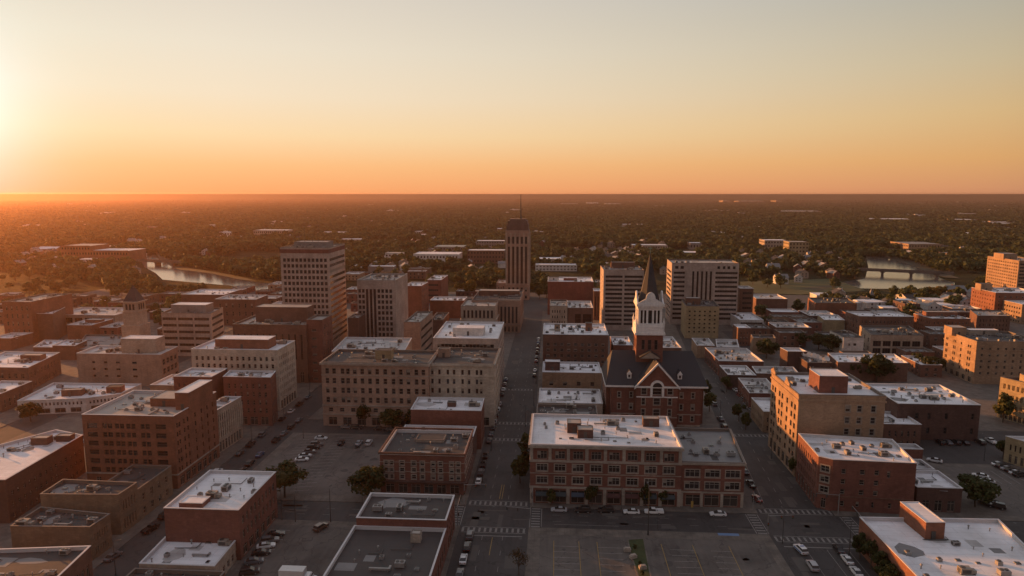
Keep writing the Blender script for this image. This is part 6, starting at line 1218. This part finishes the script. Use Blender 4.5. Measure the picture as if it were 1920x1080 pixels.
row([(1762, 832, 'suv', 'black'), (1777, 832, 'sedan', 'grey'), (1792, 832, 'suv', 'black'), (1808, 832, 'sedan', 'black'), (1838, 832, 'suv', 'black'), (1858, 830, 'pickup', 'white')], 90, 'under the wide brick warehouse wall', 'cars under the brick warehouse wall', Z1)
row([(1752, 866, 'sedan', 'white'), (1838, 895, 'sedan', 'white'), (1850, 905, 'sedan', 'silver'), (1853, 945, 'pickup', 'black'), (1868, 952, 'suv', 'black')], 150, 'of the car park right of the puddled annex', 'cars right of the puddled annex', Z1)
wrow(kerb_row(lambda y: 118 + (y * 7.3) % 70, 400, 446, 3.1, 12), 20, 'beyond the yellowish building', 'cars in the far right car park', Z1)
wrow([(-180 + i * 5.2, 231 if i % 2 else 228, *tc3[(i * 3) % 10]) for i in range(8)], 90, 'in the yard below the white arched building', 'cars below the white arched building', Z1)
# the marked patrol car: white with a blue band
p_ = at(1501, 1034); pc_ = car(p_, 100, 'suv', 'white', 'white patrol car with a blue side band at the lower slanting street')
b = MB(); b.box(-1.9, 1.6, -.97, -.945, .55, .85); b.box(-1.9, 1.6, .945, .97, .55, .85); b.obj('side_band', plain('blue_band', (.03, .12, .32), .4), pc_); b = MB(); b.box(-.7, -.45, -.5, .5, 1.74, 1.86); b.obj('light_bar', plain('light_bar_blue', (.05, .08, .3), .3), pc_)
# box truck at the bottom
p_ = at(552, 1092, Z1); tr_ = empty('box_truck', (p_.x, p_.y, Z1), 'white box truck parked at the bottom edge beside the black roof', 'truck')
b = MB(); b.box(-3.2, 2.6, -1.2, 1.2, .95, 3.5); b.obj('cargo_box', M['steel_w'], tr_)
b = MB(); loft(b, [(2.7, sec(1.05, .6, 2.3)), (3.9, sec(1.05, .6, 2.3)), (4.5, sec(1.0, .6, 1.5)), (5.2, sec(.95, .6, 1.35))], 0); b.obj('cab', CPM['white'], tr_)
b = MB(); b.box(3.95, 4.25, -.9, .9, 1.55, 2.1); b.obj('windscreen', M['shopglass'], tr_)
for sx in (-2., -1.2, 4.):
    for sy in (-1., 1.): inst('wheel', WHM, tr_, (sx, sy, .45), 0, 1.35)
# ------------------------------------------------------------------ street furniture
LP = MB(); LP.cyl(0, 0, 0, .8, .17, .12, 8); LP.cyl(0, 0, .8, 8.6, .10, .06, 8); POLE = LP.mesh('pole', [M['darkmetal']])
LP = MB(); LP.tube((0, 0, 8.5), (1.7, 0, 8.9), .05, .04); ARM = LP.mesh('arm', [M['darkmetal']])
LP = MB(); LP.box(1.5, 2.2, -.14, .14, 8.82, 8.97, 0); LP.box(1.6, 2.1, -.1, .1, 8.78, 8.815, 1); HEAD = LP.mesh('lamp_head', [M['darkmetal'], M['steel_w']])
def lamp(x, y, rz, label, s=1., z=KZ):
    p_ = at(x, y, z); r_ = empty('street_lamp', p_, label, 'street lamp', 'street lamps of the town', rz); inst('pole', POLE, r_, sc=s); inst('arm', ARM, r_, sc=s); inst('lamp_head', HEAD, r_, sc=s)
for x, y, rz, s, lb in ((1215, 1003, 1.6, 1.5, 'tall dark lamp post on the pavement before the pier block'), (620, 978, 1.6, 1.1, 'lamp post by the street above the truck car park'), (529, 975, 1.6, 1.0, 'lamp post at the corner of the clean white roofed building'), (569, 822, 0, 1.0, 'lamp post at the corner before the long beige block'), (217, 1078, 0, 1., 'lamp post beside the tan shop at the lower left'),
    (1467, 1018, 1.6, 1., 'dark pole at the left corner of the slanting street crossing'), (1592, 1040, 3.1, 1., 'lamp post on the pavement beside the big white roof'), (1845, 864, 1.6, 1., 'lamp post in the car park by the little gabled building'), (1233, 992, 1.6, .55, 'short post by the car park edge right of the tall lamp'), (1014, 990, 1.6, .6, 'short post near the central crossing corner'),
    (905, 905, 0, 1., 'lamp post at the left kerb above the central crossing'), (921, 845, 0, 1., 'second lamp post up the left kerb of the central street'), (985, 800, 3.1, 1., 'lamp post at the right kerb of the central street by the dark roof'), (1350, 790, 3.1, 1., 'lamp post at the left pavement of the slanting street'), (1446, 860, 3.1, 1., 'lamp post at the foot of the sunlit tan front'), (1165, 955, -1.6, .8, 'lamp post on the pavement between two white cars')): lamp(x, y, rz, lb, s)
for k in range(5): lamp(*pxof(-8.4, 215. + 34 * k)[:2], 3.1, ORD[k].capitalize() + ' lamp post along the right kerb of the central street', 1.)
for k in range(5): lamp(*pxof(rstR(200. + 30 * k) + .6, 200. + 30 * k)[:2], 3.1, ORD[k].capitalize() + ' lamp post along the right kerb of the slanting street', .9)
for k in range(4): lamp(*pxof(-90. + 19 * k, 174.2)[:2], 1.6, ORD[k].capitalize() + ' lamp post from the left along the street above the truck car park', .9)
for k in range(4): lamp(*pxof(-110.9, 205. + 30 * k)[:2], 0., ORD[k].capitalize() + ' lamp post along the orange brick block side', .9)
SG = MB(); SG.box(-.16, .16, -.14, .14, 0, .95, 0)
for k in range(3): SG.cyl(0, .18 + k * .3, -.16, -.141, .1, n=8, m=1 + k, ax='y')
SIG = SG.mesh('signal_head', [M['darkmetal'], plain('lens_green', (.02, .1, .05), .3), plain('lens_amber', (.3, .15, .02), .3), M['redsig']])
SP = MB(); SP.cyl(0, 0, 0, 6., .13, .1, 8); SPM = SP.mesh('pole', [M['metal']]); SP = MB(); SP.tube((0, 0, 5.7), (6.5, 0, 6.1), .08, .05); SAM = SP.mesh('mast_arm', [M['metal']])
for X, Y, rz, lb in ((-25.8, 188.2, 0, 'traffic signal at the upper left corner of the central crossing'), (-6., 174.2, pi, 'traffic signal at the lower right corner of the central crossing'), (-25.8, 174.2, pi / 2, 'traffic signal at the lower left corner of the central crossing'), (-5.8, 188, -pi / 2, 'traffic signal at the upper right corner of the central crossing'),
    (57., 188., -pi / 2, 'traffic signal at the upper left corner of the slanting street crossing'), (80.6, 188., pi, 'traffic signal at the upper right corner of the slanting street crossing'), (56.8, 174, 0, 'traffic signal at the lower left corner of the slanting street crossing'), (81., 174, pi / 2, 'traffic signal at the lower right corner of the slanting street crossing')):
    r_ = empty('traffic_signal', (X, Y, KZ), lb, 'traffic light', 'traffic signals at the two crossings', rz); inst('pole', SPM, r_); inst('mast_arm', SAM, r_); inst('signal_head', SIG, r_, (6.3, 0, 5.1), 0); inst('signal_head', SIG, r_, (3.4, 0, 4.9), 0); inst('signal_head', SIG, r_, (.0, -.28, 3.), 0)
p_ = at(1295, 955, KZ); r_ = empty('banner_flag', p_, 'small yellow banner flag on the pavement before the annex shopfront', 'banner'); b = MB(); b.cyl(0, 0, 0, 2.6, .03, n=6); b.obj('pole', M['darkmetal'], r_); b = MB(); b.box(.03, .7, -.015, .015, .6, 2.5); b.obj('banner', M['yellow'], r_)
for i, (x, y, rz) in enumerate(((1176, 1033, 0), (1187, 1046, .5), (1205, 1066, .2))):
    p_ = at(x, y, Z1 + .14); b = MB(); b.box(-.9, .9, -.5, .5, 0, .7); b.box(-.6, .7, -.4, .4, .7, .95); tag(b.obj('stone_block', M['stone'], None, p_, rz), ('pale stone block at the left of the planted island head', 'pale stone block in the middle of the planted island', 'pale stone block near the bottom of the planted island')[i], 'stone block')
# ------------------------------------------------------------------ haze over town and woods
m = bpy.data.materials.new('haze'); m.use_nodes = True; t = NT(m.node_tree); t.n.clear(); o_ = t.new('ShaderNodeOutputMaterial'); v = t.new('ShaderNodeVolumePrincipled')
v.inputs['Color'].default_value = (.90, .54, .40, 1); v.inputs['Density'].default_value = .000078; v.inputs['Anisotropy'].default_value = .74; t.link(v.outputs[0], o_.inputs['Volume'])
b = MB(); b.box(-6500, 6500, -400, 7500, -2., 95.); hz = b.obj('haze', m); tag(hz, None, None, None, 'stuff')
